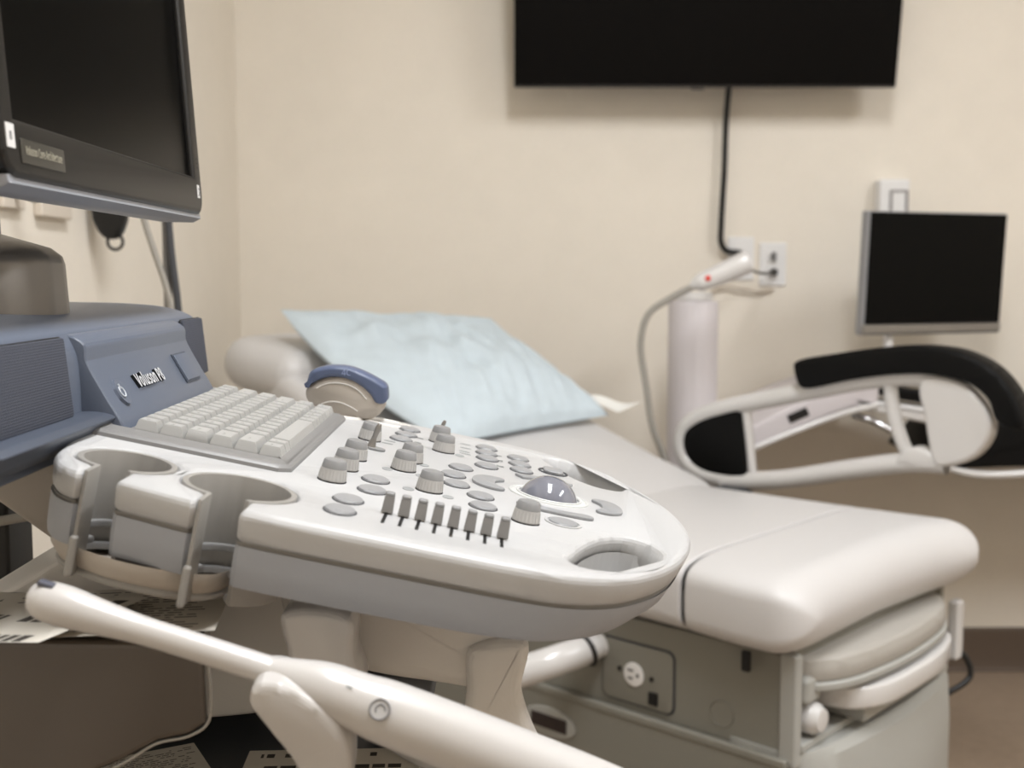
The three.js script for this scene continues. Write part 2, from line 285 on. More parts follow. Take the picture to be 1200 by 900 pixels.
// keyboard: tray and keys
{
  const kb = pp('keyboard', (() => {
    const o = [[-0.127, -0.029], [0.006, -0.029], [0.014, -0.021], [0.014, 0.262], [0.006, 0.270], [-0.127, 0.275]];
    const hole = [[-0.1175, 0.0], [-0.1175, 0.266], [0.0035, 0.262], [0.0035, 0.0]];
    const rim = flat(o, 0.010, 0.004, { holes: [hole], seg: 3 }); rim.translate(0, 0.0045, 0);
    const bed = flat([[-0.12, -0.002], [0.005, -0.002], [0.005, 0.265], [-0.12, 0.268]], 0.004, 0); bed.translate(0, 0.001, 0);
    return worldUV(merge([rim, bed]));
  })(), tray);
  const keyGeo = {};
  function keyShape(w, d = 0.0171) { // w across (v), d along u; a dished block with sloping sides
    const k = w.toFixed(4); if (keyGeo[k]) return keyGeo[k];
    const b = (y, ix0, ix1, iz) => { const a = -d / 2 + ix0, c = d / 2 - ix1, e = w / 2 - iz; return [[a, y, -e], [c, y, -e], [c, y, e], [a, y, e]]; };
    const g = skin([b(0, 0, 0, 0), b(0.0035, 0.0003, 0.0004, 0.0003), b(0.0094, 0.0014, 0.0032, 0.0022), b(0.0100, 0.0019, 0.0037, 0.0027)], false, [0, 2], 0.5);
    return keyGeo[k] = g;
  }
  const P = 0.01785, rowsU = Array.from({ length: 6 }, (_, i) => -0.0985 + P * i), q = 0.0174;
  const rows = [
    Array(14).fill(1).concat([1.05]), [1, ...Array(12).fill(1), 2.05], [1.4, ...Array(12).fill(1), 1.65], [1.7, ...Array(11).fill(1), 2.35], [2.2, ...Array(10).fill(1), 1.4, 1.45], [1.1, 1, 6.4, 1, 1, 1, 1, 1.25, 1.3],
  ];
  const legend = ['`1234567890-=<', 'Q', '!', 'A', 'Z', '@'];
  rows.forEach((r, i) => {
    let v = 0.0035; const s = 0.2625 / r.reduce((a, b) => a + b, 0);
    for (const w of r) { const W = w * s; mesh('key', keyShape(W - 0.0007), keyMat, kb, [rowsU[i] + 0.003, 0.0002, -(v + W / 2)]); v += W; }
  });
  // legends: thin print on the key tops, one canvas for the whole keyboard
  const chars = ['0123456789-=+BX'.split(''), 'ESC 1 2 3 4 5 6 7 8 9 0 - = DEL'.split(' ').slice(0, 14), 'TAB Q W E R T Y U I O P [ ] \\'.split(' '), 'CAP A S D F G H J K L ; \' ENT'.split(' '), 'SH Z X C V B N M , . / UP SH'.split(' '), ['FN', 'CT', '', 'AL', 'AR', 'HM', 'PG', 'LF', 'RT']];
  const W = 2048, Hh = 1024;
  const tex = canvasTex(W, Hh, (x) => {
    x.fillStyle = '#acaba8'; x.fillRect(0, 0, W, Hh); x.fillStyle = '#5d5a54'; x.textAlign = 'center'; x.textBaseline = 'middle';
    rows.forEach((r, i) => { let v = 0.0035; const s = 0.2625 / r.reduce((a, b) => a + b, 0); r.forEach((w, j) => { const k = chars[i][j] || ''; x.font = `${k.length > 1 ? 34 : 50}px sans-serif`; x.fillText(k, (v + w * s * 0.42) / 0.27 * W, (i + 0.42) / 6 * Hh); v += w * s; }); });
  });
  const quads = [], uv = [];
  rows.forEach((r, i) => { let v = 0.0035; const s = 0.2625 / r.reduce((a, b) => a + b, 0); for (const w of r) {
    const u0 = rowsU[i] + 0.003 - 0.0062, u1 = rowsU[i] + 0.003 + 0.0045, a = v + 0.0034, b = v + w * s - 0.0034, y = 0.0103;
    const p = [[u0, a], [u1, a], [u1, b], [u0, b]], t = p.map(([uu, vv]) => [vv / 0.27, 1 - (i + (uu - u0) / (u1 - u0)) / 6]);
    for (const k of [0, 1, 2, 0, 2, 3]) { quads.push(p[k][0], y, -p[k][1]); uv.push(...t[k]); } v += w * s; } });
  const g = new THREE.BufferGeometry(); g.setAttribute('position', new THREE.Float32BufferAttribute(quads, 3)); g.setAttribute('uv', new THREE.Float32BufferAttribute(uv, 2)); g.computeVertexNormals();
  const lg = mesh('key_legends', g, M(0xffffff, 0.5, { map: tex }), kb); lg.userData.kind = 'stuff';
}
// rotary knobs
{
  const body = lathe([[0, 0.0005], [0.0094, 0.0005], [0.0098, 0.0012], [0.0088, 0.0092], [0, 0.0092]], 40);
  const ribs = merge(Array.from({ length: 24 }, (_, i) => { const b = new THREE.BoxGeometry(0.0005, 0.0068, 0.0009); b.rotateZ(0.12); b.translate(0.00935, 0.0048, 0); b.rotateY(i * Math.PI / 12); return b; }));
  const cap = lathe([[0.0088, 0.0092], [0.00872, 0.0098], [0.0080, 0.0138], [0.0074, 0.0147], [0.006, 0.0151], [0, 0.0152]], 40);
  const foot = lathe([[0, 0], [0.0102, 0], [0.0102, 0.0006], [0, 0.0006]], 40);
  for (const [u, v] of [[0.042, -0.020], [0.0445, 0.030], [0.0453, 0.078], [0.0457, 0.183], [0.110, 0.201], [0.104, 0.249], [0.0845, 0.074], [0.087, 0.117], [0.1085, 0.013], [0.1786, -0.026]]) {
    const k = pAt('knob', merge([body.clone(), ribs.clone()]), knobMat, u, v);
    mesh('cap', cap, capMat, k); mesh('foot', foot, black, k);
  }
}
// toggle levers
for (const [u, v, s] of [[0.0515, 0.138, 1], [0.101, 0.282, 0.75]]) {
  const g = merge([sweep([[0, 0, 0, 0.0048 * s], [0.0005, 0.003 * s, 0, 0.0036 * s], [0.0015, 0.010 * s, 0, 0.0022 * s], [0.003, 0.018 * s, 0, 0.0026 * s], [0.0038, 0.022 * s, 0, 0.0016 * s]], 24, 14)]);
  const t = pAt('toggle_lever', g, silver, u, v, 0);
  mesh('paddle', flat(spl([[-0.002, -0.004], [0.008, -0.006], [0.0125, -0.001], [0.008, 0.005], [-0.002, 0.004]], true, 24), 0.002 * s, 0.0006), capMat, t, [0, 0.002 * s, 0]);
}
// gain sliders
{
  const cap = merge([skin([0, 0.0105].map((y, i) => { const a = i ? 0.0031 : 0.0036, b = i ? 0.0028 : 0.0034; return [[-a, y, -b], [a, y, -b], [a, y, b], [-a, y, b]]; }), true, true, 0.3)]);
  const top = merge([at(box(0.0062, 0.003, 0.0056, 0.0014, 3), 0, 0.0115, 0)]);
  const slit = new THREE.BoxGeometry(0.0022, 0.0006, 0.046);
  for (let i = 0; i < 8; i++) {
    const u = 0.0872 + 0.01066 * i, v = -0.0865 - 0.0008 * i;
    pAt('slider_slot', slit, black, u - 0.0002, -0.092, 0.0001);
    const s = pAt('gain_slider', cap, sliderMat, u, v, 0.0012); mesh('cap', top, capMat, s);
  }
}
// push buttons
{
  const dome = (a, b, h) => { const pr = [[1, 0], [1, 0.35], [0.96, 0.62], [0.85, 0.8], [0.6, 0.93], [0.3, 0.98], [0, 1]]; const g = new THREE.LatheGeometry(V2(pr), 36); g.scale(a, h, b); g.computeVertexNormals(); return crease(g, 0.6); };
  const oval = dome(0.0097, 0.0125, 0.0026), ring = flat(circle(0, 0, 0.0107, 40, 0, Math.PI * 2, 0.0135), 0.0006, 0);
  for (const [u, v] of [[0.0596, -0.106], [0.0603, -0.0715], [0.0711, -0.027], [0.0695, 0.011], [0.0732, 0.286], [0.0727, 0.251], [0.0705, 0.219], [0.1484, 0.268], [0.1487, 0.238], [0.1497, 0.2085], [0.1493, 0.168], [0.1784, 0.2455], [0.1793, 0.2135], [0.1803, 0.1825], [0.1281, 0.134], [0.1231, 0.095], [0.1272, 0.058], [0.1462, 0.030], [0.1485, -0.005]]) {
    const b = pAt('push_button', oval, buttonMat, u, v, 0.0001); mesh('bezel_ring', ring, darkGrey, b, [0, 0.0002, 0]);
  }
  const print = oval.clone();
  const arc = (r0, r1, a0, a1, n = 20) => [...Array.from({ length: n + 1 }, (_, i) => { const a = a0 + (a1 - a0) * i / n; return [r1 * Math.cos(a), r1 * Math.sin(a)]; }), ...Array.from({ length: n + 1 }, (_, i) => { const a = a1 + (a0 - a1) * i / n; return [r0 * Math.cos(a), r0 * Math.sin(a)]; })];
  const pad = (pts, u, v, m = buttonMat, h = 0.0022) => { const g = flat(pts, h, 0.0007, { seg: 2 }); g.translate(0, h, 0); return pAt('trackball_button', g, m, u, v); };
  const TU = 0.2002, TV = 0.087;
  pad(arc(0.037, 0.049, Math.PI * 0.34, Math.PI * 0.68), TU, TV + 0.037 - 0.012);
  pad(spl([[-0.028, 0.004], [-0.022, -0.007], [0.0, -0.010], [0.024, -0.009], [0.03, -0.003], [0.024, 0.003], [0.0, 0.001], [-0.016, 0.008]], true, 40), TU + 0.001, 0.030);
  const cres = (s) => spl([[0.0, 0.020], [-0.011, 0.019], [-0.018, 0.008], [-0.018, -0.009], [-0.010, -0.019], [0.0, -0.021], [0.004, -0.016], [-0.002, -0.007], [-0.002, 0.006], [0.004, 0.015]], true, 48).map(([x, y]) => [x * s, y]);
  pad(cres(1).map(([x, y]) => [x * 1.15, y * 1.2]), 0.160, 0.092);
  pad(cres(-1).reverse().map(([x, y]) => [x * 1.0, y * 1.25]), 0.240, 0.084);
  for (const [u, v] of [[0.2066, -0.004], [0.2096, 0.209]]) {
    const b = pAt('round_button', v < 0 ? dome(0.0105, 0.012, 0.0022) : (() => { const g = flat([[-0.009, -0.009], [-0.004, -0.013], [0.006, -0.013], [0.009, -0.008], [0.008, 0.009], [0.004, 0.012], [-0.006, 0.012], [-0.009, 0.008]], 0.003, 0.001); g.translate(0, 0.003, 0); return g; })(), buttonMat, u, v);
    mesh('bezel_ring', flat(circle(0, 0, 0.0135, 40, 0, 6.2832, 0.0155), 0.001, 0.0003, { holes: [circle(0, 0, 0.0115, 40, 0, 6.2832, 0.0135)] }), v < 0 ? white : darkGrey, b, [0, 0.0009, 0]);
  }
  const tb = pAt('trackball_ring', merge([lathe([[0.0245, -0.004], [0.0242, 0.0010], [0.0248, 0.0018], [0.0258, 0.0018], [0.0262, 0.0014], [0.0262, 0.0006], [0.0295, 0.0006], [0.0303, 0.0013], [0.0318, 0.0010], [0.0322, 0]], 60)]), M([205, 206, 204], 0.35), TU, TV);
  mesh('trackball', new THREE.SphereGeometry(0.0243, 48, 32), ballMat, tb, [0, -0.0078, 0]);
  // printed marks beside the knobs and between the buttons
  const strokes = [];
  const ell = (u, v, a, b) => { const g = flat(circle(0, 0, a, 20, 0, 6.2832, b), 0.0002, 0); g.translate(u, 0.0003, -v); strokes.push(g); };
  for (const [u, v] of [[0.094, 0.004], [0.123, 0.004], [0.073, 0.064], [0.099, 0.064], [0.125, 0.196], [0.0985, 0.112]]) ell(u, v, 0.0042, 0.006);
  for (const [u, v] of [[0.0625, 0.196], [0.0615, 0.182], [0.128, 0.268], [0.129, 0.245], [0.1285, 0.224], [0.1295, 0.212]]) ell(u, v, 0.0052, 0.0026);
  const txt = (s, u, v, h) => { const g = new TextGeometry(s, { font: fontR, size: h, depth: 0.0002, curveSegments: 3 }); g.rotateX(-Math.PI / 2); g.rotateY(-Math.PI / 2); g.rotateY(Math.PI); g.translate(u, 0.0002, -v); strokes.push(clean(g)); };
  for (const [u, v, s] of [[0.163, 0.236, 'II'], [0.1637, 0.206, 'CK'], [0.1645, 0.178, 'IK'], [0.089, 0.243, 'II'], [0.089, 0.214, 'M'], [0.091, 0.182, 'Pw']]) txt(s, u, v, 0.0065);
  const pr = pp('panel_print', merge(strokes), engrave); pr.userData.kind = 'stuff';
}
// probe holder openings on the far edge
for (const [u, v] of [[0.050, 0.298], [0.004, 0.292]]) {
  const g = flat(circle(0, 0, 0.024, 40, 0, 6.2832, 0.018), 0.05, 0.002, { holes: [circle(0, 0, 0.019, 36, 0, 6.2832, 0.0135)] }); g.translate(0, 0.002, 0);
  pAt('probe_holder', g, cream, u, v);
}
// blue console behind the keyboard
{
  const prof = spl([[-0.138, 1.036], [-0.137, 1.06], [-0.138, 1.095], [-0.142, 1.111], [-0.152, 1.122], [-0.185, 1.130], [-0.25, 1.133], [-0.31, 1.130], [-0.335, 1.10], [-0.33, 1.06], [-0.30, 1.042], [-0.22, 1.036], [-0.16, 1.034]], true, 60);
  const v0 = -0.185, v1 = 0.35; const g = ext(prof, v1 - v0, 0.012, { seg: 5, crease: 0.5 });
  g.translate(0, 0, -v1);
  const con = mesh('console', worldUV(g), blue, us);
  // forward block carrying the name, power button and flap
  const blk = spl([[-0.1065, 1.045], [-0.1085, 1.055], [-0.119, 1.074], [-0.1295, 1.0935], [-0.1325, 1.1005], [-0.134, 1.112], [-0.15, 1.118], [-0.16, 1.08], [-0.15, 1.035], [-0.12, 1.033]], true, 50, 'centripetal');
  const b = ext(blk, 0.262, 0.003, { seg: 3, crease: 0.5 }); b.translate(0, 0, -0.262 - 0.002);
  mesh('front_block', worldUV(b), blue, con);
  mesh('lower_ledge', (() => { const p = spl([[-0.118, 1.055], [-0.1135, 1.060], [-0.125, 1.064], [-0.15, 1.062], [-0.17, 1.050], [-0.16, 1.040], [-0.13, 1.043]], true, 40, 'centripetal'); const h = ext(p, 0.19, 0.003, { crease: 0.5 }); h.translate(0, 0, -0.005); return worldUV(h); })(), blueDark, con);
  const spk = (va, vb) => { const L = vb - va; const o = new THREE.Shape(); const w = L, h = 0.054, r = 0.012; o.moveTo(-w / 2 + r, -h / 2); o.lineTo(w / 2 - 0.003, -h / 2); o.quadraticCurveTo(w / 2, -h / 2, w / 2, -h / 2 + 0.003); o.lineTo(w / 2, h / 2 - 0.003); o.quadraticCurveTo(w / 2, h / 2, w / 2 - 0.003, h / 2); o.lineTo(-w / 2 + 0.003, h / 2); o.quadraticCurveTo(-w / 2, h / 2, -w / 2, h / 2 - 0.003); o.lineTo(-w / 2, -h / 2 + r); o.quadraticCurveTo(-w / 2, -h / 2, -w / 2 + r, -h / 2); return { g: worldUV(ext(o, 0.006, 0.0015, { crease: 0.5 })), c: (va + vb) / 2, o }; };
  for (const [va, vb] of [[-0.155, -0.028], [0.269, 0.336]]) { const s = spk(va, vb); const m = mesh('speaker_grille', s.g, speakerMat, con, [-0.1395, 1.0905, -s.c], [-0.10, Math.PI / 2, 0, 'YXZ']); mesh('gap', (() => { const f = ext(new THREE.Shape(s.o.getPoints(8)), 0.001, 0); f.scale(1.02, 1.03, 1); return f; })(), black, m, [0, 0, 0.0018]); }
  // on the sloping face: frame with local z out of the face
  const tilt = Math.atan2(0.023, 0.040);
  const face = (name, geo, m, v, y, out = 0) => { const x = -0.119 - (y - 1.074) * (0.0212 / 0.0385); return mesh(name, geo, m, con, [x + out * Math.cos(tilt), y + out * Math.sin(tilt), -v], [-tilt, Math.PI / 2, 0, 'YXZ']); };
  const lt = (d, sz) => { const t = new TextGeometry('Voluson P8', { font, size: sz, depth: d, curveSegments: 5, bevelEnabled: false }); t.scale(0.83, 1, 1); return t; };
  const bk = face('lettering_body', lt(0.0030, 0.0112), black, 0.070, 1.0735, -0.0004);
  mesh('lettering_face', lt(0.0003, 0.0112), M([196, 198, 202], 0.3), bk, [0, 0, 0.0030]);
  const pb = face('power_button', lathe([[0, 0.0012], [0.006, 0.0012], [0.0085, 0.0022], [0.0102, 0.0022], [0.0106, 0.0008], [0.011, 0]], 40).rotateX(Math.PI / 2), blue, 0.032, 1.0745, 0.0);
  mesh('power_symbol', merge([new THREE.TorusGeometry(0.0042, 0.0006, 8, 30, 5.2).rotateZ(2.1), at(new THREE.BoxGeometry(0.0011, 0.0042, 0.001), 0, 0.0042, 0)]), M([205, 210, 216], 0.3), pb, [0, 0, 0.0016]);
  const fl = face('port_cover', ext([[-0.02, -0.0125], [0.02, -0.0125], [0.02, 0.0125], [-0.02, 0.0125]], 0.0022, 0.0006), blue, 0.215, 1.0785, 0.0002);
  mesh('cover_gap', ext([[-0.0215, -0.014], [0.0215, -0.014], [0.0215, 0.014], [-0.0215, 0.014]], 0.0008, 0), blueDark, fl, [0, 0, 0.0002]);
}
// monitor post and monitor
{
  const g = lathe([[0, 1.128], [0.062, 1.128], [0.062, 1.132], [0.060, 1.168], [0.058, 1.1745], [0.050, 1.181], [0.0, 1.196]], 48); g.scale(1, 1, 1.2);
  const post = mesh('monitor_post', g, postMat, us, [-0.243, 0, -0.09]);
  mesh('neck', new THREE.CylinderGeometry(0.03, 0.035, 0.16, 32), postMat, post, [-0.02, 1.25, 0]);
  const mw = 0.447, mh = 0.372, cv = 0.0825, lean = THREE.MathUtils.degToRad(3.8);
  const rr = (w, h, r) => { const s = new THREE.Shape(); s.absarc(w / 2 - r, h / 2 - r, r, 0, Math.PI / 2); s.absarc(-w / 2 + r, h / 2 - r, r, Math.PI / 2, Math.PI); s.absarc(-w / 2 + r, -h / 2 + r, r, Math.PI, Math.PI * 1.5); s.absarc(w / 2 - r, -h / 2 + r, r, Math.PI * 1.5, Math.PI * 2); return s; };
  // local x = along the screen, local z = towards the operator; origin at the bottom edge of the front face
  const mon = mesh('monitor', (() => { const a = ext(rr(mw, mh, 0.020), 0.03, 0.006, { seg: 4 }); a.translate(0, mh / 2, -0.035); const b = ext(rr(mw * 0.86, mh * 0.8, 0.03), 0.035, 0.015, { seg: 5 }); b.translate(0, mh / 2, -0.066); return merge([a, b]); })(), trimMat, us, [-0.1275, 1.2150, -cv], [-lean, Math.PI / 2, 0, 'YXZ']);
  const hole = [[-mw / 2 + 0.02, 0.036 - mh / 2], [mw / 2 - 0.026, 0.036 - mh / 2], [mw / 2 - 0.026, mh / 2 - 0.02], [-mw / 2 + 0.02, mh / 2 - 0.02]];
  const bz = ext(rr(mw - 0.002, mh - 0.002, 0.019), 0.012, 0.0035, { holes: [hole], seg: 3 }); bz.translate(0, mh / 2, -0.008);
  mesh('bezel', bz, bezelMat, mon);
  mesh('screen', new THREE.BoxGeometry(mw - 0.03, mh - 0.045, 0.004), screenMat, mon, [0, mh / 2 + 0.0075, -0.003]);
  mesh('lower_trim', (() => { const g = ext([[-0.034, -0.003], [-0.005, -0.0055], [0.0022, -0.0022], [0.0015, 0.003], [-0.034, 0.004]], mw - 0.016, 0.0012); g.rotateY(-Math.PI / 2); g.scale(1, 1, 1); g.translate(mw / 2 - 0.008, 0, 0); return g; })(), trimMat, mon);
  const np = mesh('nameplate', ext(rr(0.068, 0.0145, 0.001), 0.0014, 0.0005), M([62, 60, 54], 0.4), mon, [-mw / 2 + 0.058, 0.0175, 0.0036]);
  const tx = new TextGeometry('Voluson Core Architecture', { font: fontR, size: 0.0052, depth: 0.0003, curveSegments: 3 }); tx.scale(0.68, 1, 1); tx.computeBoundingBox(); tx.translate(-tx.boundingBox.max.x / 2, -0.0018, 0.0015);
  mesh('lettering', tx, M([170, 166, 150], 0.5), np);
  const st = mesh('white_sticker', new THREE.BoxGeometry(0.0115, 0.014, 0.0004), plateMat, mon, [-mw / 2 + 0.0115, 0.025, 0.0042]);
  const st2 = new TextGeometry('8', { font: fontR, size: 0.005, depth: 0.0002, curveSegments: 3 }); st2.translate(-0.0018, -0.0025, 0.0002); mesh('lettering', st2, darkGrey, st);
  const rs = mesh('white_sticker', new THREE.BoxGeometry(0.0075, 0.012, 0.0004), plateMat, mon, [mw / 2 - 0.0165, 0.0225, 0.0042]);
  mesh('lettering', merge([at(new THREE.BoxGeometry(0.001, 0.007, 0.0002), 0.0015, 0, 0.0003), at(new THREE.BoxGeometry(0.003, 0.001, 0.0002), 0, -0.0035, 0.0003)]), darkGrey, rs);
  mesh('indicator_marks', merge([0, 1, 2].map((i) => at(new THREE.BoxGeometry(0.003, 0.0012, 0.0002), mw / 2 - 0.0125, 0.045 + i * 0.004, 0.0041))), black, mon);
}
// understructure: support, grip leg, hook, column, arm, pedestal, shelf, base
{
  // machine-local x, y; depth along v
  const sup = ext(spl([[-0.005, 0.975], [0.0, 0.945], [0.012, 0.905], [0.05, 0.884], [0.11, 0.872], [0.165, 0.868], [0.174, 0.89], [0.176, 0.925], [0.17, 0.96], [0.08, 0.985]], true, 60, 'centripetal'), 0.20, 0.012, { seg: 4, crease: 0.5 });
  sup.translate(0, 0, -0.18);
  mesh('panel_support', worldUV(sup), cream, us);
  const leg = ext(spl([[0.136, 0.90], [0.134, 0.872], [0.133, 0.855], [0.146, 0.83], [0.175, 0.805], [0.205, 0.79], [0.205, 0.803], [0.189, 0.822], [0.178, 0.845], [0.172, 0.87], [0.176, 0.905]], true, 60, 'centripetal'), 0.035, 0.008, { seg: 4, crease: 0.5 });
  leg.translate(0, 0, -0.005);
  mesh('grip_leg', worldUV(leg), cream, us);
  mesh('grip_bar', sweep([[0.06, 0.815, -0.06, 0.012], [0.12, 0.81, 0.0, 0.014], [0.19, 0.805, 0.012, 0.013], [0.25, 0.776, 0.005, 0.012], [0.32, 0.73, -0.02, 0.012]], 40, 16), whiteGloss, us);
  const hk = ext(spl([[0.017, 0.955], [0.02, 0.925], [0.017, 0.905], [0.03, 0.893], [0.058, 0.887], [0.067, 0.903], [0.062, 0.925], [0.06, 0.952]], true, 48, 'centripetal'), 0.05, 0.006, { seg: 4, crease: 0.5 });
  hk.translate(0, -0.012, 0.035);
  mesh('probe_hook', worldUV(hk), whiteGloss, us);
  mesh('hook_stem', at(box(0.04, 0.05, 0.07, 0.01, 4), 0.038, 0.945, 0.02), cream, us);
  mesh('support_arm', ext([[-0.19, 1.05], [-0.135, 1.045], [-0.10, 0.985], [-0.115, 0.955], [-0.16, 0.97], [-0.24, 1.03]], 0.13, 0.008).translate(0, 0, -0.13), probeBody, us);
  mesh('rear_column', ext([[-0.40, 0.30], [-0.322, 0.30], [-0.320, 0.95], [-0.324, 1.05], [-0.40, 1.05]], 0.06, 0.004).translate(0, 0, -0.36), black, us);
  const ped = ext(spl([[-0.26, 0.905], [-0.21, 0.925], [-0.165, 0.950], [-0.10, 0.953], [0.0, 0.950], [0.04, 0.945], [0.05, 0.90], [0.03, 0.845], [-0.01, 0.828], [-0.075, 0.820], [-0.2, 0.82], [-0.27, 0.84]], true, 60, 'centripetal'), 0.20, 0.006, { seg: 3, crease: 0.5 });
  ped.translate(0, 0, -0.25);
  mesh('pedestal_body', worldUV(ped), cream, us);
  mesh('neck_column', at(box(0.12, 0.08, 0.14, 0.02, 4), -0.06, 0.960, -0.17), black, us);
  mesh('lower_shelf', merge([at(box(0.34, 0.012, 0.34, 0.004), -0.07, 0.795, -0.06), at(box(0.34, 0.028, 0.012, 0.003), -0.07, 0.803, -0.225)]), darkGrey, us);
  mesh('column', at(box(0.16, 0.62, 0.16, 0.02, 4), -0.10, 0.48, -0.15), cream, us);
  mesh('base', at(box(0.5, 0.08, 0.42, 0.03, 4), -0.06, 0.14, -0.13), grey, us);
  for (const [x, z] of [[-0.26, 0.04], [0.14, 0.04], [-0.26, -0.3], [0.14, -0.3]]) mesh('caster', new THREE.CylinderGeometry(0.052, 0.052, 0.03, 28).rotateX(Math.PI / 2), black, us, [x, 0.052, z]);
  // smoky side basket hanging at the near side
  const bo = [[-0.235, 0.948], [-0.024, 0.944], [-0.023, 0.893], [-0.034, 0.886], [-0.053, 0.882], [-0.075, 0.870], [-0.105, 0.857], [-0.15, 0.852], [-0.235, 0.852]];
  const bs = ext(bo, 0.11, 0.004, { seg: 3, crease: 0.5 }); bs.translate(0, -0.008, 0.01); { const q = bs.attributes.position; for (let i = 0; i < q.count; i++) q.setX(i, q.getX(i) - (0.12 - q.getZ(i)) * 0.22); bs.computeVertexNormals(); }
  const bk = mesh('side_basket', worldUV(bs), smoky, us);
  mesh('basket_edge', tube([[-0.0225, 0.944, 0.118], [-0.0225, 0.894, 0.118], [-0.034, 0.885, 0.118], [-0.055, 0.880, 0.118], [-0.075, 0.868, 0.118], [-0.105, 0.855, 0.118], [-0.16, 0.850, 0.118]], 0.0010, 60, 8), cableGrey, bk, [0, -0.008, 0]);
}
// ------------------------------------------------------------------ exam table (local x = towards the foot, local z = towards the camera-side edge, y up)
const tbl = thing('exam_table', 'white vinyl exam table with raised back, black padded side rail and grey cabinet base', 'exam table', [0.501, 0, -2.062], [0, -Math.atan2(0.677, 0.736), 0]);
{
  const SY = 0.704;
  // cushions: puffed slabs from a plan outline (s, w)
  const slab = (o, th, b) => worldUV(flat(o, th, b, { seg: 8, crease: 0.9 }));
  // stuffed section lofted from cross-sections: x0..x1 along the table, near edge zn, far edge zf, end radii r0, r1
  const cushion = (x0, x1, zn, zf, th, r0, r1, bow) => {
    const rings = [], n = 56, K = 10;
    const ring = (x, inset) => { const a = Math.max(0, th / 2 - inset), pts = []; for (let i = 0; i < n; i++) { const t = i / n * Math.PI * 2, c = Math.cos(t), q = Math.sin(t), e = 0.42; const zz = Math.sign(c) * Math.abs(c) ** 0.28, yy = Math.sign(q) * Math.abs(q) ** e; const z = (zn(x) + zf(x)) / 2 + zz * ((zn(x) - zf(x)) / 2 - inset * 0.9); pts.push([x + bow(z, x), -th / 2 + yy * a, z]); } rings.push(pts); };
    for (let k = 0; k <= K; k++) { const f = Math.PI / 2 * k / K; ring(x0 + r0 * (1 - Math.sin(f)), r0 * (1 - Math.sin(f + 0) < 0 ? 0 : (1 - Math.cos(Math.PI / 2 - f)))); }
    for (let k = 1; k < 12; k++) ring(x0 + r0 + (x1 - r1 - x0 - r0) * k / 12, 0);
    for (let k = 0; k <= K; k++) { const f = Math.PI / 2 * k / K; ring(x1 - r1 + r1 * Math.sin(f), r1 * (1 - Math.cos(f))); }
    return worldUV(skin(rings, false, false, -1));
  };
  const zn = (x) => 0.335 + 0.012 * Math.max(0, Math.min(1, x / 0.1)) - 0.02 * Math.max(0, -x / 0.35), zf = (x) => -0.320 - 0.012 * Math.max(0, Math.min(1, x / 0.15)) + 0.012 * Math.max(0, -x / 0.35);
  mesh('seat_cushion', cushion(-0.37, -0.0055, zn, zf, 0.132, 0.066, 0.006, () => 0), vinyl, tbl, [0, SY, 0]);
  mesh('foot_cushion', cushion(0.0055, 0.215, zn, zf, 0.132, 0.006, 0.066, (z, x) => (0.004 + 0.03 * Math.max(0, -z / 0.33) ** 1.5 - 0.012 * (1 - (z / 0.33) ** 2)) * x / 0.215), vinyl, tbl, [0, SY, 0]);
  mesh('cushion_board', at(box(0.50, 0.05, 0.58, 0.01), -0.10, SY - 0.085, 0), vinylGrey, tbl);
  // back section
  const inc = THREE.MathUtils.degToRad(18);
  const back = spl([[0.01, -0.31], [0.02, 0.0], [0.01, 0.30], [-0.2, 0.318], [-0.5, 0.325], [-0.82, 0.31], [-0.90, 0.26], [-0.915, 0.0], [-0.90, -0.26], [-0.82, -0.31], [-0.5, -0.325], [-0.2, -0.318]], true, 110, 'centripetal');
  mesh('back_cushion', slab(back, 0.10, 0.035), vinyl, tbl, [-0.345, SY - 0.008, 0], [0, 0, -inc]);
  mesh('back_frame', box(0.86, 0.03, 0.5, 0.008), cabMat, tbl, [-0.73, 0.72, 0], [0, 0, -inc]);
  const hr = spl([[-0.14, -0.25], [-0.15, 0], [-0.14, 0.25], [-0.09, 0.31], [0.06, 0.32], [0.15, 0.30], [0.16, 0], [0.15, -0.30], [0.06, -0.32], [-0.09, -0.31]], true, 80, 'centripetal');
  mesh('headrest', slab(hr, 0.12, 0.055), vinyl, tbl, [-1.225, 1.002, 0], [0, 0, -0.12]);
  // cabinet base with an open front bay
  const W0 = 0.29, W1 = 0.318, top = 0.572;
  const side = (z, y0, y1, x0, x1, th) => at(box(x1 - x0, y1 - y0, th, 0.004), (x0 + x1) / 2, (y0 + y1) / 2, z);
  mesh('cabinet_side', merge([side(0.282, 0.405, top, -0.75, 0.175, 0.018), side(0.297, 0.12, 0.405, -0.75, 0.175, 0.02)]), cabMat, tbl);
  mesh('cabinet_side', merge([side(-0.285, 0.12, top, -0.75, 0.175, 0.018)]), cabMat, tbl);
  mesh('cabinet_back', at(box(0.02, 0.44, 0.55, 0.004), -0.74, 0.345, 0), cabMat, tbl);
  mesh('cabinet_deck', merge([at(box(0.92, 0.016, 0.56, 0.003), -0.29, top - 0.004, 0), at(box(0.02, 0.15, 0.55, 0.003), -0.25, 0.5, 0)]), cabMat, tbl);
  mesh('bay_shelf', at(box(0.45, 0.014, 0.56, 0.003), -0.035, 0.425, 0), cabLight, tbl);
  mesh('front_post', merge([at(box(0.03, 0.18, 0.022, 0.005), 0.172, 0.487, 0.288)]), cabLight, tbl);
  mesh('front_post', merge([at(box(0.022, 0.115, 0.03, 0.006), 0.190, 0.48, -0.316)]), whiteGloss, tbl);
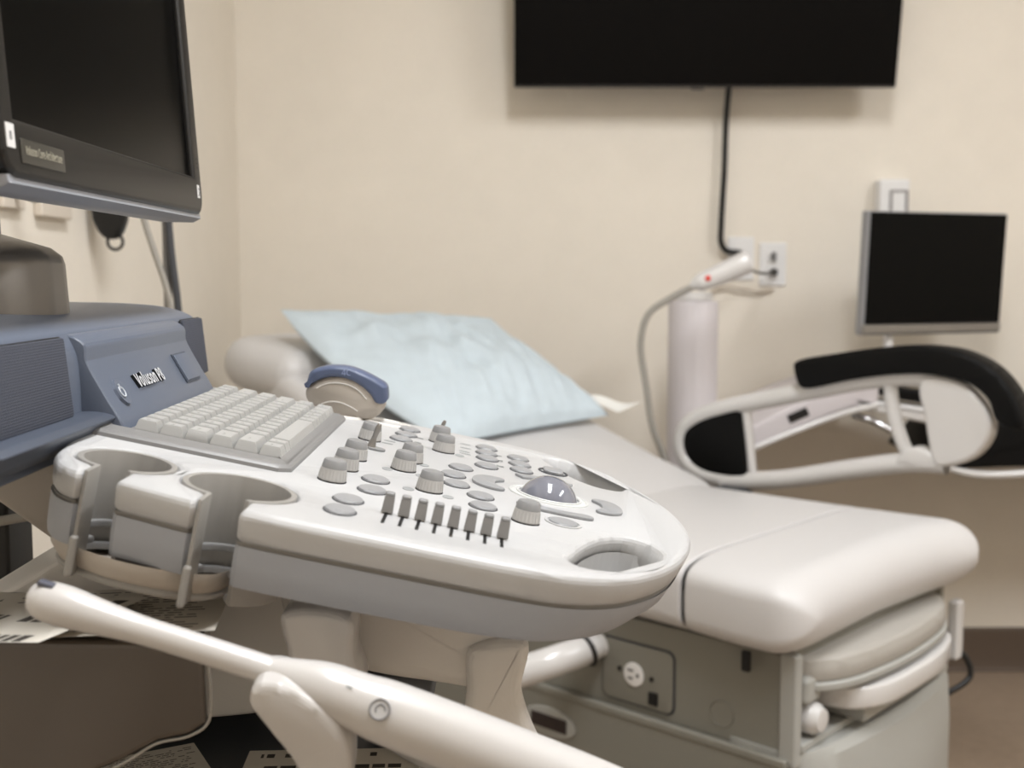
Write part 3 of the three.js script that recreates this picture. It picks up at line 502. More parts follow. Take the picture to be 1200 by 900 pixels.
  // curved lower drawer front leaning outwards
  const dr = (y, bow) => spl([[0.16, 0.29], [0.185 + bow * 0.3, 0.27], [0.19 + bow, 0.1], [0.19 + bow, -0.1], [0.185 + bow * 0.3, -0.27], [0.16, -0.29], [0.05, -0.28], [0.05, 0.28]], true, 64, 'centripetal').map(([x, z]) => [x, y, z]);
  const drawer = mesh('drawer_front', skin([dr(0.418, 0.02), dr(0.405, 0.035), dr(0.33, 0.05), dr(0.2, 0.05), dr(0.14, 0.04)], true, true, 0.5), cabLight, tbl);
  mesh('drawer_side', side(0.287, 0.13, 0.3, 0.09, 0.19, 0.012), cabMat, drawer);
  mesh('plinth', at(box(0.9, 0.1, 0.5, 0.01), -0.3, 0.06, 0), darkGrey, tbl);
  mesh('side_ledge', side(0.3025, 0.396, 0.411, -0.75, 0.176, 0.014), cabMat, tbl);
  // stored leg extension cushion and its tray
  const le = (s) => spl([[0.10, 0.262], [0.175, 0.255], [0.215, 0.2], [0.235, 0.08], [0.235, -0.08], [0.215, -0.2], [0.175, -0.262], [0.1, -0.27], [-0.15, -0.26], [-0.15, 0.25]], true, 80, 'centripetal').map(([x, z]) => [x + s, -z]);
  const ex = mesh('leg_extension', worldUV(flat(le(0), 0.046, 0.014, { seg: 6, crease: 0.9 })), vinylGrey, tbl, [0, 0.563, 0]);
  mesh('extension_tray', flat(le(0.004), 0.014, 0.004), cabLight, ex, [0, -0.041, 0]);
  mesh('extension_end', at(box(0.07, 0.045, 0.05, 0.01, 3), 0.155, 0.512, 0.245), cabLight, tbl);
  const stp = mesh('step_handle', (() => { const o = spl([[0.12, 0.17], [0.2, 0.17], [0.235, 0.12], [0.245, 0.0], [0.235, -0.15], [0.2, -0.235], [0.12, -0.24]], true, 50, 'centripetal').map(([x, z]) => [x, -z]); const a = flat(o, 0.036, 0.004, { seg: 3, crease: 0.6 }); a.translate(0.006, 0.499, 0); return a; })(), whiteGloss, tbl);
  mesh('handle_body', (() => { const a = at(box(0.12, 0.040, 0.34, 0.004), 0.160, 0.453, -0.04); return a; })(), cabLight, stp);
  mesh('roller', sweep([[0.14, 0.462, 0.235, 0.026], [0.185, 0.462, 0.235, 0.026], [0.2, 0.462, 0.235, 0.018]], 20, 20).rotateY(0), whiteGloss, tbl);
  mesh('black_latch', at(box(0.016, 0.034, 0.01, 0.004), 0.105, 0.555, 0.31), black, tbl);
  mesh('round_mark', new THREE.TorusGeometry(0.022, 0.0012, 8, 40), cabMat, tbl, [0.05, 0.45, 0.2915]);
  // outlet panel on the near side
  const op = mesh('outlet_panel', ext((() => { const s = new THREE.Shape(); const w = 0.148, h = 0.105, r = 0.014; s.absarc(w / 2 - r, h / 2 - r, r, 0, Math.PI / 2); s.absarc(-w / 2 + r, h / 2 - r, r, Math.PI / 2, Math.PI); s.absarc(-w / 2 + r, -h / 2 + r, r, Math.PI, Math.PI * 1.5); s.absarc(w / 2 - r, -h / 2 + r, r, Math.PI * 1.5, Math.PI * 2); return s; })(), 0.004, 0.0015), cabMat, tbl, [-0.118, 0.475, 0.2915]);
  mesh('panel_gap', ext((() => { const s = new THREE.Shape(); const w = 0.155, h = 0.112, r = 0.016; s.absarc(w / 2 - r, h / 2 - r, r, 0, Math.PI / 2); s.absarc(-w / 2 + r, h / 2 - r, r, Math.PI / 2, Math.PI); s.absarc(-w / 2 + r, -h / 2 + r, r, Math.PI, Math.PI * 1.5); s.absarc(w / 2 - r, -h / 2 + r, r, Math.PI * 1.5, Math.PI * 2); return s; })(), 0.0015, 0), darkGrey, op, [0, 0, -0.0008]);
  mesh('socket', ext(circle(0, 0, 0.021, 40), 0.003, 0.001), plateMat, op, [-0.005, 0.0, 0.0036]);
  mesh('socket_slots', merge([at(new THREE.BoxGeometry(0.012, 0.0035, 0.001), -0.006, 0.007, 0), at(new THREE.BoxGeometry(0.010, 0.0035, 0.001), -0.006, -0.007, 0), at(new THREE.CylinderGeometry(0.0032, 0.0032, 0.001, 14).rotateX(Math.PI / 2), 0.009, 0, 0)]), darkGrey, op, [-0.005, 0, 0.0068]);
  for (const x of [-0.036, 0.032]) mesh('screw', new THREE.CylinderGeometry(0.0042, 0.0042, 0.003, 16).rotateX(Math.PI / 2), black, op, [x, x > 0 ? 0.0 : 0.004, 0.0045]);
  mesh('breaker_switch', box(0.018, 0.022, 0.006, 0.001), black, op, [0.036, -0.033, 0.005]);
  mesh('brand_plate', ext(circle(0, 0, 0.062, 40, 0, 6.2832, 0.028), 0.003, 0.001), cabLight, tbl, [-0.305, 0.345, 0.3065]);
  mesh('plate_window', box(0.085, 0.026, 0.003, 0.001), M([52, 42, 40], 0.4), tbl, [-0.305, 0.345, 0.3095]);
  // side rail on the far side: tubular loop, two black pads, white shield. Built in the plane z = -0.42
  const ZR = -0.42, rz = (p, r) => p.map(([x, y]) => [x, y, ZR]);
  const loop = tube(rz([[-0.30, 0.695], [-0.372, 0.688], [-0.45, 0.692], [-0.498, 0.715], [-0.518, 0.755], [-0.508, 0.795], [-0.47, 0.826], [-0.40, 0.853], [-0.30, 0.880], [-0.2, 0.905], [-0.08, 0.935], [0.03, 0.953], [0.10, 0.952]]), 0.0205, 90, 16);
  const low = tube(rz([[-0.40, 0.682], [-0.25, 0.705], [-0.08, 0.748], [0.04, 0.775], [0.12, 0.782]]), 0.0215, 50, 16);
  const rail = mesh('side_rail', merge([loop, low]), whiteGloss, tbl);
  mesh('rail_strut', merge([tube(rz([[-0.345, 0.868], [-0.335, 0.80], [-0.322, 0.70]]), 0.0105, 30, 12), tube(rz([[-0.005, 0.945], [0.005, 0.88], [0.025, 0.82], [0.05, 0.775]]), 0.0145, 30, 12)]), whiteGloss, rail);
  mesh('rail_pad', at(ext(spl([[-0.355, 0.858], [-0.365, 0.872], [-0.42, 0.853], [-0.475, 0.828], [-0.503, 0.785], [-0.500, 0.745], [-0.47, 0.712], [-0.43, 0.70], [-0.34, 0.70], [-0.333, 0.72]], true, 80, 'centripetal'), 0.032, 0.006), 0, 0, ZR - 0.016), blackPad, rail);
  mesh('rail_shield', at(ext(spl([[0.072, 0.955], [0.12, 0.958], [0.165, 0.942], [0.2, 0.905], [0.212, 0.87], [0.205, 0.835], [0.18, 0.802], [0.14, 0.782], [0.105, 0.779], [0.09, 0.82], [0.078, 0.88], [0.066, 0.925]], true, 80, 'centripetal'), 0.05, 0.01, { seg: 4 }), 0, 0, ZR - 0.025), whiteGloss, rail);
  mesh('rail_knuckle', at(ext(spl([[0.02, 0.775], [0.05, 0.768], [0.11, 0.772], [0.118, 0.785], [0.09, 0.805], [0.06, 0.812], [0.035, 0.80]], true, 50, 'centripetal'), 0.044, 0.008), 0, 0, ZR - 0.022), whiteGloss, rail);
  mesh('arm_pad', at(ext(spl([[-0.208, 0.963], [-0.205, 0.972], [-0.10, 0.997], [0.02, 1.016], [0.10, 1.018], [0.16, 1.008], [0.215, 0.980], [0.255, 0.935], [0.275, 0.885], [0.272, 0.868], [0.228, 0.880], [0.208, 0.922], [0.168, 0.950], [0.10, 0.962], [0.02, 0.958], [-0.08, 0.94], [-0.183, 0.916], [-0.195, 0.922]], true, 120, 'centripetal'), 0.075, 0.01, { seg: 4 }), 0, 0, ZR - 0.035), blackPad, rail);
  mesh('rail_bracket', merge([at(box(0.07, 0.05, 0.14, 0.01), -0.36, 0.655, -0.36), at(box(0.03, 0.07, 0.03, 0.008), -0.36, 0.67, -0.42)]), darkGrey, tbl);
  mesh('power_cord', tube([[0.16, 0.44, -0.29], [0.2, 0.43, -0.33], [0.215, 0.39, -0.335], [0.19, 0.36, -0.30], [0.15, 0.34, -0.28]], 0.006, 40, 10), black, tbl);
  mesh('power_cord', tube([[0.10, 0.16, -0.27], [0.2, 0.26, -0.05], [0.262, 0.27, 0.0], [0.262, 0.2, 0.0], [0.24, 0.13, 0.0]], 0.005, 40, 10), black, tbl);
  mesh('push_handle', sweep([[-0.20, 0.51, 0.29, 0.022], [-0.21, 0.505, 0.33, 0.026], [-0.235, 0.493, 0.39, 0.027], [-0.275, 0.475, 0.43, 0.027], [-0.30, 0.465, 0.45, 0.025], [-0.305, 0.463, 0.453, 0.012]], 30, 22), whiteGloss, tbl);
  mesh('handle_ring', new THREE.TorusGeometry(0.027, 0.004, 10, 30), black, tbl, [-0.207, 0.506, 0.322], [0.3, -0.3, 0]);
}
// pillow resting on the raised back
{
  const N = 64, corner = [[-1.215, 0.225, 1.078], [-1.03, -0.30, 1.048], [-0.655, -0.315, 0.825], [-0.63, 0.245, 0.818]]; // near head, far head, far foot, near foot  (x, z, y)
  const pos = [], uv = [], idx = [];
  for (const sgn of [1, -1]) for (let i = 0; i <= N; i++) for (let j = 0; j <= N; j++) {
    const a = i / N, b = j / N, A = 2 * a - 1, B = 2 * b - 1;
    let [x, z, y] = [0, 1, 2].map((k) => (corner[0][k] * (1 - b) + corner[1][k] * b) * (1 - a) + (corner[3][k] * (1 - b) + corner[2][k] * b) * a);
    const e = Math.pow(Math.max(0, (1 - A * A) * (1 - B * B)), 0.42), pull = 0.07 * (1 - Math.abs(A) ** 2 * 1) * (B * B) , pull2 = 0.07 * (1 - B * B) * A * A;
    // edges drawn in between the corners
    const cx = -0.90, cz = -0.035; x += (cx - x) * (pull2 * (A < 0 ? 0.3 : 1.4)); z += (cz - z) * (pull * (B < 0 ? -2.2 : 1.2));
    const fold = 0.010 * Math.sin(9 * B + 5 * A * B + 2.2 * noise.noise(A * 2, B * 2, 1)) * Math.exp(-((A + 0.75) ** 2) * 5) + 0.018 * noise.noise(A * 1.6, B * 4.5 + A * 1.5, 4) + 0.009 * noise.noise(A * 3, B * 10 + A * 4, 9) + 0.012 * Math.sin(14 * B + 8 * A) * Math.exp(-((B + 0.7) ** 2) * 4 - (A + 0.2) ** 2 * 2);
    const long = 0.008 * Math.sin(24 * a + 5 * b + 2 * noise.noise(A * 1.5, B * 2, 7)) * Math.exp(-((b - 0.2) ** 2) * 5 - ((a - 0.3) ** 2) * 6);
    const h = e * (sgn > 0 ? 0.074 * (0.40 + 0.60 * Math.min(1, a * 1.4)) : 0.068 - 0.03 * a);
    const nx = 0.42, ny = 0.9; x += nx * h * sgn * 0.8 + (sgn > 0 ? fold * e * 0.5 : 0); y += ny * h * sgn + (sgn > 0 ? (fold + long) * e : 0);
    pos.push(x, y, z); uv.push(a * 2, b * 2);
  }
  const n1 = (N + 1) * (N + 1);
  for (let s = 0; s < 2; s++) for (let i = 0; i < N; i++) for (let j = 0; j < N; j++) { const k = s * n1 + i * (N + 1) + j; const q = s ? [k, k + 1, k + N + 1, k + 1, k + N + 2, k + N + 1] : [k, k + N + 1, k + 1, k + 1, k + N + 1, k + N + 2]; idx.push(...q); }
  let g = new THREE.BufferGeometry(); g.setAttribute('position', new THREE.Float32BufferAttribute(pos, 3)); g.setAttribute('uv', new THREE.Float32BufferAttribute(uv, 2)); g.setIndex(idx); g.computeVertexNormals();
  const p = thing('pillow', 'pale blue pillow lying on the raised back of the exam table', 'pillow', [0.501, 0, -2.062], [0, -Math.atan2(0.677, 0.736), 0]);
  mesh('pillowcase', g, pillowMat, p);
  const fl = []; const M2 = 16; const fp = [], fi = [];
  for (let i = 0; i <= M2; i++) for (let j = 0; j <= 6; j++) { const a = i / M2, b = j / 6; const ex = -0.72 + 0.10 * a + 0.03 * b * a, ez = -0.29 - 0.015 * a - 0.055 * b * (0.25 + 0.75 * a), ey = 0.868 - 0.032 * a + 0.012 * Math.sin(a * 7) * b * 0.5 + 0.02 * b * a; fp.push(ex, ey, ez); }
  for (let i = 0; i < M2; i++) for (let j = 0; j < 6; j++) { const k = i * 7 + j; fi.push(k, k + 7, k + 1, k + 1, k + 7, k + 8); }
  const fg = new THREE.BufferGeometry(); fg.setAttribute('position', new THREE.Float32BufferAttribute(fp, 3)); fg.setIndex(fi); fg.setAttribute('uv', new THREE.Float32BufferAttribute(new Float32Array(fp.length / 3 * 2), 2)); fg.computeVertexNormals();
  const flap = mesh('case_flap', fg, linenMat, p); flap.userData.label = 'loose white end of the pillowcase';
}
// ------------------------------------------------------------------ probes
{
  // curved-array probe standing in the far holder; outline in zoomed units about its centre
  const K = 0.000815 / 9.23, Q = (l) => l.map(([x, y]) => [(x - 610) * K, (455 - y) * K]);
  const p = thing('ultrasound_probe', 'curved ultrasound probe with blue head and beige body in the panel holder', 'ultrasound probe', [-0.1659 + 0.011 - 0.0037, 1.043, -0.8055 - 0.297], [0, YAW, 0]);
  const body = spl(Q([[185, 350], [175, 430], [205, 500], [290, 560], [400, 650], [475, 672], [515, 702], [690, 706], [740, 695], [860, 685], [950, 650], [1005, 590], [1030, 520], [900, 330], [700, 230], [500, 210], [330, 255]]), true, 120, 'centripetal');
  mesh('body', at(ext(body, 0.026, 0.007, { seg: 5, crease: 0.9 }), 0, 0, -0.013), probeBody, p);
  const head = spl(Q([[178, 342], [195, 280], [240, 165], [330, 125], [470, 108], [650, 125], [800, 180], [950, 260], [1040, 325], [1055, 400], [1048, 490], [1000, 518], [930, 505], [880, 425], [760, 310], [620, 242], [500, 222], [380, 237], [260, 290]]), true, 120, 'centripetal');
  mesh('head', at(ext(head, 0.030, 0.004, { seg: 4, crease: 0.7 }), 0, 0, -0.015), probeBlue, p);
  const arc = (l, r) => tube(Q(l).map(([x, y]) => [x, y, 0.0132]), r, 40, 8);
  mesh('ridge', arc([[300, 345], [380, 305], [500, 288], [640, 310], [750, 370], [840, 470]], 0.0006), cream, p);
  mesh('ridge', arc([[350, 515], [430, 492], [530, 495], [640, 535], [740, 595]], 0.0006), cream, p);
  const t = new TextGeometry('4C', { font: fontR, size: 0.0055, depth: 0.0003, curveSegments: 4 }); const [tx, ty] = Q([[575, 205]])[0]; t.translate(tx, ty, 0.0150); mesh('lettering', t, M([150, 162, 196], 0.5), p);
}
{
  // long intracavity probe resting across the hook, nearer than the panel
  const z = -0.62, p = thing('intracavity_probe', 'long white wand probe with thin shaft and thick grip resting under the control panel', 'ultrasound probe', [-0.085, 0.92, z]);
  const L = (l) => l.map(([x, y, r]) => [x + 0.085, y - 0.92, 0, r]);
  mesh('shaft', sweep(L([[-0.2665, 0.9845, 0.002], [-0.2645, 0.984, 0.007], [-0.258, 0.9818, 0.0108], [-0.245, 0.9778, 0.0114], [-0.228, 0.9722, 0.0098], [-0.205, 0.965, 0.0079], [-0.18, 0.957, 0.0077], [-0.15, 0.947, 0.0079], [-0.125, 0.9385, 0.0082]]), 80, 28), wandMat, p);
  mesh('tip_mark', box(0.009, 0.003, 0.006, 0.001), M([84, 86, 98], 0.5), p, [-0.2545 + 0.085, 0.9915 - 0.92, 0.003], [0, 0, -0.33]);
  mesh('grip', sweep(L([[-0.138, 0.943, 0.0075], [-0.125, 0.9385, 0.0105], [-0.105, 0.9315, 0.0150], [-0.085, 0.924, 0.0160], [-0.072, 0.919, 0.0175], [-0.05, 0.9105, 0.0180], [0.0, 0.891, 0.0180], [0.06, 0.867, 0.0170], [0.10, 0.850, 0.013], [0.115, 0.844, 0.004]]), 80, 28), wandMat, p);
  const wing = spl([[-0.142, 0.934], [-0.138, 0.944], [-0.127, 0.945], [-0.109, 0.935], [-0.094, 0.918], [-0.089, 0.898], [-0.094, 0.865], [-0.108, 0.855], [-0.113, 0.87], [-0.120, 0.895], [-0.132, 0.915]], true, 70, 'centripetal').map(([x, y]) => [x + 0.085, y - 0.92]);
  mesh('grip_wing', at(ext(wing, 0.034, 0.005, { seg: 4, crease: 0.6 }), 0, 0, -0.016), wandMat, p, [0, 0, -0.002], [0.22, 0, 0]);
  const badge = mesh('round_badge', ext(circle(0, 0, 0.0062, 36), 0.0012, 0.0003), M([178, 176, 174], 0.4), p, [-0.0715 + 0.085, 0.9255 - 0.92, 0.0158], [-0.5, 0, -0.37]);
  mesh('badge_ring', merge([new THREE.TorusGeometry(0.0054, 0.0006, 8, 36), new THREE.TorusGeometry(0.0026, 0.0005, 8, 24, 4).translate(0.0004, 0.0002, 0)]), M([120, 118, 118], 0.4), badge, [0, 0, 0.0013]);
  mesh('size_marks', merge([0, 1, 2].map((i) => at(new THREE.BoxGeometry(0.0035, 0.0012, 0.0006), i * 0.005, 0, 0))), engrave, p, [-0.098 + 0.085, 0.9395 - 0.92, 0.0095], [-0.7, 0, -0.37]);
}
// ------------------------------------------------------------------ papers by the machine
{
  const sheet = (w, l, bend, m) => { const g = new THREE.PlaneGeometry(w, l, 12, 12); g.rotateX(-Math.PI / 2); const p = g.attributes.position; for (let i = 0; i < p.count; i++) p.setY(i, bend * Math.pow(p.getX(i) / w + 0.5, 2)); g.computeVertexNormals(); return g; };
  const printed = (lines, seed0) => canvasTex(512, 512, (x, w, h) => { x.fillStyle = '#d6d0c4'; x.fillRect(0, 0, w, h); x.fillStyle = '#3c3832'; let s = seed0; const r = () => (s = (s * 16807) % 2147483647) / 2147483647; for (let y = 40; y < h - 40; y += lines) { let c = 40; while (c < w - 70) { const l = 8 + r() * 40; if (r() > 0.25) x.fillRect(c, y, l, lines * 0.32); c += l + 9; } } });
  const mk = (name, w, l, tex, label, pos, rot, bend = 0) => { const o = thing(name, label, 'paper', pos, rot); mesh('sheet', sheet(w, l, bend), M(0xffffff, 0.8, { map: tex }), o); return o; };
  mk('paper_sheet', 0.15, 0.105, printed(26, 77), 'printed paper sheet lying on the dark side basket under the cups', [-0.262, 0.9432, -0.728], [0, 0.12, 0], 0.001);
  mk('paper_sheet', 0.13, 0.10, printed(200, 31), 'curled blank paper on the dark side basket at the left picture edge', [-0.315, 0.943, -0.712], [0, -0.35, 0.02], 0.006);
  mk('paper_sheet', 0.07, 0.08, printed(22, 91), 'small printed leaflet on the low shelf below the dark basket', [-0.255, 0.8035, -0.80], [0, 0.5, 0]);
  mk('paper_sheet', 0.13, 0.09, printed(120, 19), 'blank cream sheet on the low shelf under the wand probe', [-0.13, 0.8035, -0.795], [0, 0.05, 0]);
}
// ------------------------------------------------------------------ on the back wall
{
  const w = 1.031, h = 0.594, tl = THREE.MathUtils.degToRad(10);
  const tv = thing('wall_television', 'large black flat television mounted high on the cream wall', 'television', [0.521, 1.662, -3.17], [tl, 0, 0]);
  mesh('casing', at(box(w, h, 0.035, 0.006, 3), 0, h / 2, -0.018), tvMat, tv);
  mesh('screen', at(new THREE.BoxGeometry(w - 0.018, h - 0.022, 0.002), 0, h / 2 + 0.003, 0.0006), M([7, 6, 6], 0.35, { specularIntensity: 0.2 }), tv);
  mesh('bottom_lip', at(box(w - 0.01, 0.006, 0.004, 0.001), 0, 0.004, 0.001), M([40, 36, 34], 0.4), tv);
  mesh('bottom_logo', at(box(0.035, 0.004, 0.003, 0.001), -0.02, -0.003, -0.004), darkGrey, tv);
  mesh('wall_mount', at(box(0.3, 0.3, 0.10, 0.01), 0, h / 2, -0.08), black, tv);
  solo('power_cable', tube([[0.597, 1.74, -3.20], [0.597, 1.6, -3.265], [0.595, 1.45, -3.27], [0.589, 1.30, -3.27], [0.590, 1.25, -3.27], [0.605, 1.228, -3.275], [0.648, 1.222, -3.285]], 0.0085, 80, 12), black, 'thick black cable hanging from the television down to the wall plate', 'cable');
}
function plate(name, label, x, y, kind, group) {
  const t = thing(name, label, 'wall plate', [x, y, RZ0]);
  mesh('cover', at(box(0.076, 0.122, 0.007, 0.003, 3), 0, 0, 0.0035), plateMat, t);
  if (kind === 'outlet') for (const s of [-1, 1]) { const f = mesh('socket_face', at(box(0.034, 0.03, 0.003, 0.0014), 0, s * 0.022, 0.0075), plateMat, t); mesh('slots', merge([at(new THREE.BoxGeometry(0.003, 0.01, 0.001), -0.007, s * 0.022, 0.0095), at(new THREE.BoxGeometry(0.003, 0.008, 0.001), 0.007, s * 0.022, 0.0095), at(new THREE.BoxGeometry(0.005, 0.005, 0.001), 0, s * 0.022 - 0.009, 0.0095)]), darkGrey, f); }
  else mesh('socket_face', at(box(0.034, 0.066, 0.003, 0.0014), 0, 0, 0.0075), plateMat, t);
  return t;
}
plate('outlet_plate', 'white wall plate behind the end of the thick black cable', 0.650, 1.206, 'data');
plate('outlet_plate', 'white power outlet plate with a black plug, right of the thick cable', 0.742, 1.19, 'outlet');
{
  const p = thing('power_plug', 'small black plug in the white power outlet with a thin cord to the left', 'plug', [0.742, 1.168, RZ0 + 0.009]);
  mesh('plug', merge([at(box(0.021, 0.021, 0.024, 0.008), 0, 0, 0.012)]), black, p);
  mesh('cord', tube([[0, 0, 0.03], [-0.025, -0.004, 0.045], [-0.08, 0.0, 0.15], [-0.15, 0.015, 0.36], [-0.182, 0.025, 0.545]], 0.004, 60, 8), M([86, 82, 78], 0.5), p);
  const s = thing('charger_adapter', 'small dark square adapter in the upper socket of the power outlet', 'plug', [0.742, 1.212, RZ0 + 0.009]);
  mesh('adapter', box(0.012, 0.026, 0.014, 0.004), M([120, 118, 118], 0.5), s, [0, 0, 0.01]);
  solo('thin_cord', tube([[0.745, 1.118, -3.29], [0.70, 1.112, -3.285], [0.66, 1.12, -3.28], [0.60, 1.127, -3.283], [0.56, 1.10, -3.29], [0.55, 0.7, -3.29]], 0.004, 60, 8), M([196, 184, 168], 0.5), 'thin beige cord running along the wall below the outlet plate', 'cable');
}
{ // small wall box above the computer monitor
  const t = thing('wall_box', 'small white wall box with a grey framed window above the small monitor', 'wall box', [1.068, 1.368, RZ0]);
  mesh('body', at(box(0.085, 0.115, 0.05, 0.006, 3), 0, 0, 0.025), plateMat, t);
  mesh('window_frame', at(ext([[-0.026, -0.04], [0.026, -0.04], [0.026, 0.04], [-0.026, 0.04]], 0.004, 0.001, { holes: [[[-0.018, -0.034], [-0.018, 0.034], [0.018, 0.034], [0.018, -0.034]]] }), 0.012, -0.012, 0.049), M([150, 146, 146], 0.4), t);
}
{ // small monitor on a wall arm, turned a little
  const t = thing('computer_monitor', 'small black-screened monitor with a silver bottom edge on a wall arm', 'monitor', [1.096, 1.018, -3.0], [0.05, 0.35, 0, 'YXZ']);
  mesh('casing', at(box(0.44, 0.315, 0.03, 0.006, 3), 0, 0.145, -0.017), M([150, 150, 152], 0.4), t);
  mesh('screen', at(new THREE.BoxGeometry(0.428, 0.283, 0.003), 0.0, 0.158, 0.0), M([6, 6, 6], 0.4, { specularIntensity: 0.2 }), t);
  mesh('bottom_edge', at(box(0.44, 0.024, 0.012, 0.004), 0, 0.003, -0.004), silver, t);
  mesh('wall_arm', merge([at(box(0.07, 0.1, 0.03, 0.006), 0.0, 0.11, -0.045), at(box(0.05, 0.05, 0.20, 0.008), 0.0, 0.11, -0.145)]), silver, t);
  mesh('arm_bracket', merge([at(box(0.022, 0.10, 0.02, 0.006), -0.115, -0.04, -0.03)]), plateMat, t);
}
// ------------------------------------------------------------------ behind the exam table
{ // round grey column
  const t = thing('equipment_column', 'pale grey round column standing between the exam table and the wall', 'column', [0.468, 0, -2.98]);
  mesh('shaft', lathe([[0, 0], [0.064, 0], [0.064, 1.085], [0.060, 1.093], [0, 1.095]], 40), columnMat, t);
  mesh('collar', lathe([[0.0, 1.095], [0.05, 1.095], [0.05, 1.112], [0.046, 1.116], [0, 1.116]], 36), whiteGloss, t);
  mesh('foot', lathe([[0, 0], [0.09, 0], [0.09, 0.02], [0.08, 0.03], [0.064, 0.034], [0, 0.034]], 40), columnMat, t);
}
{ // exam light: thin post and gooseneck to a white head with a red dot
  const t = thing('exam_light', 'white exam light head with a red dot on a thin grey gooseneck', 'exam light', [0.375, 0, -2.72]);
  const L = (l) => l.map(([x, y]) => [x * 1.088 - 0.375, 1.16 + (y - 1.16) * 1.088, 0]);
  mesh('post', new THREE.CylinderGeometry(0.009, 0.009, 0.64, 16).translate(0, 0.33, 0), cableGrey, t);
  mesh('foot', lathe([[0, 0], [0.07, 0], [0.07, 0.01], [0.02, 0.02], [0, 0.02]], 30), darkGrey, t);
  mesh('gooseneck', tube([[0, 0.64, 0], ...L([[0.342, 0.72], [0.333, 0.763], [0.308, 0.829], [0.292, 0.923], [0.280, 1.016], [0.296, 1.075], [0.342, 1.109], [0.395, 1.137]])], 0.0078, 90, 12), cableGrey, t);
  const H = sweep([[0.052, 0.534, 0, 0.006], [0.060, 0.538, 0, 0.012], [0.072, 0.543, 0, 0.020], [0.095, 0.552, 0, 0.022], [0.13, 0.567, 0, 0.024], [0.165, 0.583, 0, 0.026], [0.178, 0.589, 0, 0.024], [0.181, 0.590, 0, 0.012]].map(([x, y, z, r]) => [(x + 0.333) * 1.088 - 0.375, 1.16 + (y + 0.6 - 1.16) * 1.088, z, r * 1.05]), 60, 28);
  mesh('head', H, whiteGloss, t);
  mesh('red_dot', new THREE.SphereGeometry(0.007, 16, 12).scale(1, 1, 0.4), M([216, 62, 52], 0.4), t, [0.420 * 1.088 - 0.375, 1.16 + (1.1525 - 1.16) * 1.088, 0.023]);
}
{ // chair behind the rail, most of it outside the picture
  const t = thing('guest_chair', 'white framed chair with black cushions behind the side rail at the right edge', 'chair', [1.05, 0, -2.86]);
  const L = (l) => l.map(([x, y]) => [x - 1.05, y]);
  mesh('arm_shell', at(ext(spl(L([[0.56, 0.765], [0.60, 0.79], [0.72, 0.85], [0.84, 0.892], [0.90, 0.90], [0.90, 0.84], [0.84, 0.832], [0.72, 0.785], [0.62, 0.735], [0.56, 0.705]]), true, 60, 'centripetal'), 0.40, 0.008), 0, 0, -0.37), columnMat, t);  // depth back to the wall is added, so the shell shades the wall below
  mesh('arm_tube', tube(L([[0.58, 0.725], [0.70, 0.775], [0.82, 0.82], [0.90, 0.84]]).map(([x, y]) => [x, y, 0.036]), 0.008, 40, 10), whiteGloss, t);
  mesh('label_plate', box(0.052, 0.022, 0.003, 0.001), black, t, [0.708 - 1.05, 0.814, 0.031], [0, 0, 0.42]);
  mesh('side_cushion', at(ext(spl(L([[0.90, 0.885], [1.0, 0.875], [1.10, 0.852], [1.10, 0.835], [1.0, 0.845], [0.92, 0.862]]), true, 40, 'centripetal'), 0.12, 0.006), 0, 0, -0.1), blackPad, t);
  mesh('tray', at(ext(spl(L([[0.845, 0.853], [0.95, 0.842], [1.10, 0.818], [1.15, 0.80], [1.10, 0.785], [0.95, 0.81], [0.86, 0.835]]), true, 40, 'centripetal'), 0.36, 0.006), 0, 0, -0.33), whiteGloss, t);  // also deepened towards the wall, to cast shade under it
  mesh('hinge', tube([[-0.2, 0.812, 0.0], [-0.16, 0.80, 0.02], [-0.11, 0.775, 0.03]], 0.008, 20, 10), chrome, t);
  mesh('seat_cushion', at(ext(spl(L([[1.06, 0.69], [1.10, 0.74], [1.15, 0.785], [1.22, 0.80], [1.45, 0.81], [2.10, 0.82], [2.12, 0.76], [2.10, 0.70], [1.6, 0.69], [1.25, 0.685]]), true, 60, 'centripetal'), 0.40, 0.012, { seg: 4 }), 0, 0, -0.36), blackPad, t);  // unseen length to the right added to keep light off the wall below
  mesh('seat_tube', tube(L([[1.04, 0.705], [1.08, 0.685], [1.14, 0.668], [1.22, 0.665], [1.45, 0.683], [2.10, 0.69]]).map(([x, y]) => [x, y, 0.03]), 0.010, 40, 10), whiteGloss, t);
  for (const [x, z] of [[0.62, 0.02], [1.02, 0.02], [0.62, -0.34], [1.02, -0.34]]) mesh('leg', at(new THREE.CylinderGeometry(0.012, 0.012, 0.69, 16), x, 0.345, z), whiteGloss, t);
}
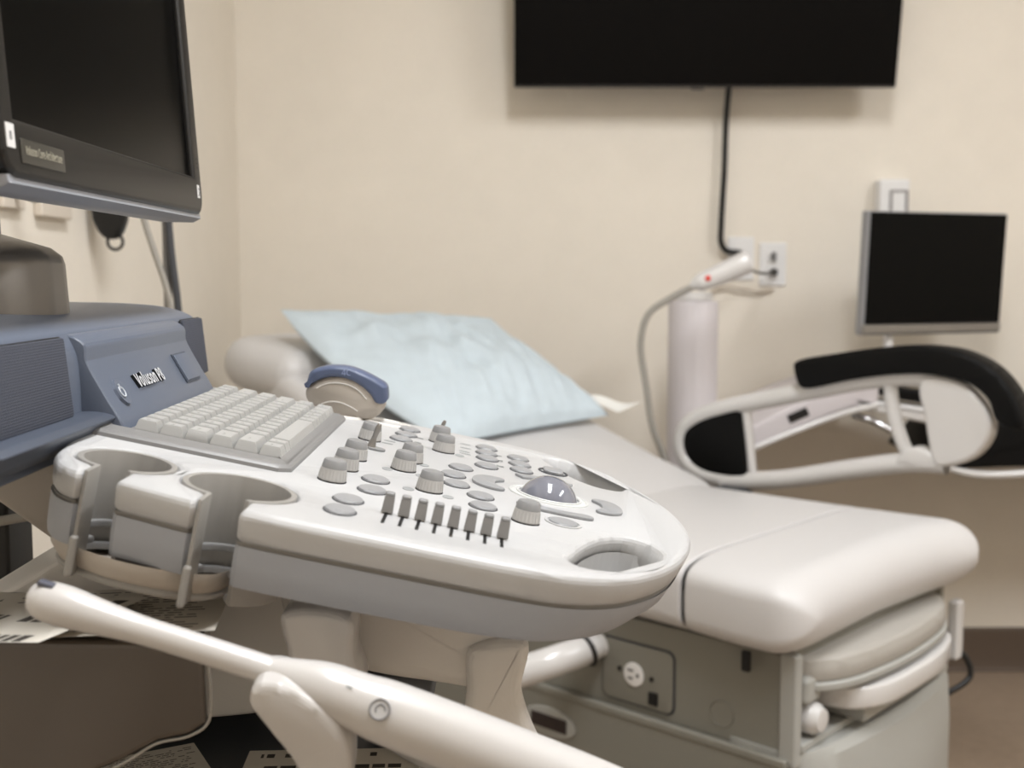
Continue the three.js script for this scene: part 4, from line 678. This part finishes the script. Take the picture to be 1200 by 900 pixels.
// ------------------------------------------------------------------ left wall and behind the machine
{
  const t = thing('hook_strip', 'white hook strip on the left wall just below the large monitor', 'hook rail', [RX0, 1.27, -1.93], [0, Math.PI / 2, 0]);
  mesh('plate', at(box(0.13, 0.04, 0.015, 0.004), 0.02, 0.004, 0.0075), hookMat, t);
  mesh('hook', tube([[-0.14, 0.02, 0.0], [-0.14, 0.01, 0.03], [-0.14, 0.005, 0.045], [-0.14, 0.025, 0.05]], 0.005, 20, 8), silver, t);
  mesh('hook_plate', at(box(0.08, 0.05, 0.012, 0.003), -0.14, 0.016, 0.006), hookMat, t);
  const h = thing('hanging_strap', 'bundled black strap with a metal ring hanging on the left wall', 'strap', [RX0 + 0.045, 1.262, -2.12]);
  mesh('strap_bundle', ext(spl([[-0.03, 0.08], [-0.033, 0.02], [-0.028, -0.01], [-0.01, -0.035], [0.012, -0.035], [0.026, -0.012], [0.032, 0.02], [0.03, 0.08]], true, 40, 'centripetal'), 0.03, 0.008).translate(0, 0, -0.015), black, h);
  mesh('ring', new THREE.TorusGeometry(0.014, 0.003, 10, 30), black, h, [0.006, -0.042, 0.0]);
}
{
  const t = thing('stand_pole', 'dark grey stand pole rising behind the blue console beside a pale cable', 'pole', [-0.512, 0, -1.72]);
  mesh('pole', tube([[0, 0.03, 0], [0, 0.8, 0], [0, 1.2, 0], [0.0, 1.33, 0]], 0.0062, 40, 14), M([112, 110, 108], 0.4), t);
  mesh('sleeve', tube([[0.004, 1.33, 0.006], [0.006, 1.24, 0.008], [0.010, 1.18, 0.008], [0.016, 1.12, 0.008], [0.02, 1.0, 0.006]], 0.0055, 40, 12), darkGrey, t);
  mesh('foot', lathe([[0, 0], [0.14, 0], [0.14, 0.02], [0.03, 0.04], [0, 0.04]], 32), darkGrey, t);
  mesh('clip', box(0.05, 0.05, 0.03, 0.006), black, t, [-0.03, 1.285, 0.0]);
  solo('pale_cable', tube([[-0.545, 1.29, -1.69], [-0.535, 1.24, -1.69], [-0.522, 1.195, -1.69], [-0.505, 1.14, -1.69], [-0.495, 1.08, -1.69], [-0.49, 0.9, -1.69]], 0.0045, 60, 10), cableGrey, 'pale grey cable hanging in front of the dark stand pole', 'cable');
  solo('grey_hose', tube([[-0.62, 0.93, -1.05], [-0.50, 0.925, -1.08], [-0.46, 0.93, -1.09], [-0.41, 0.94, -1.06], [-0.36, 0.96, -1.0]], 0.0048, 50, 10), cableGrey, 'grey cable bending beside the black column left of the cup holders', 'cable');
  solo('grey_hose', tube([[-0.62, 0.955, -1.06], [-0.49, 0.965, -1.08], [-0.44, 0.99, -1.07], [-0.40, 1.02, -1.0]], 0.0048, 50, 10), cableGrey, 'grey cable slanting up under the blue console at the left edge', 'cable');
}
renderer.render(scene, camera);
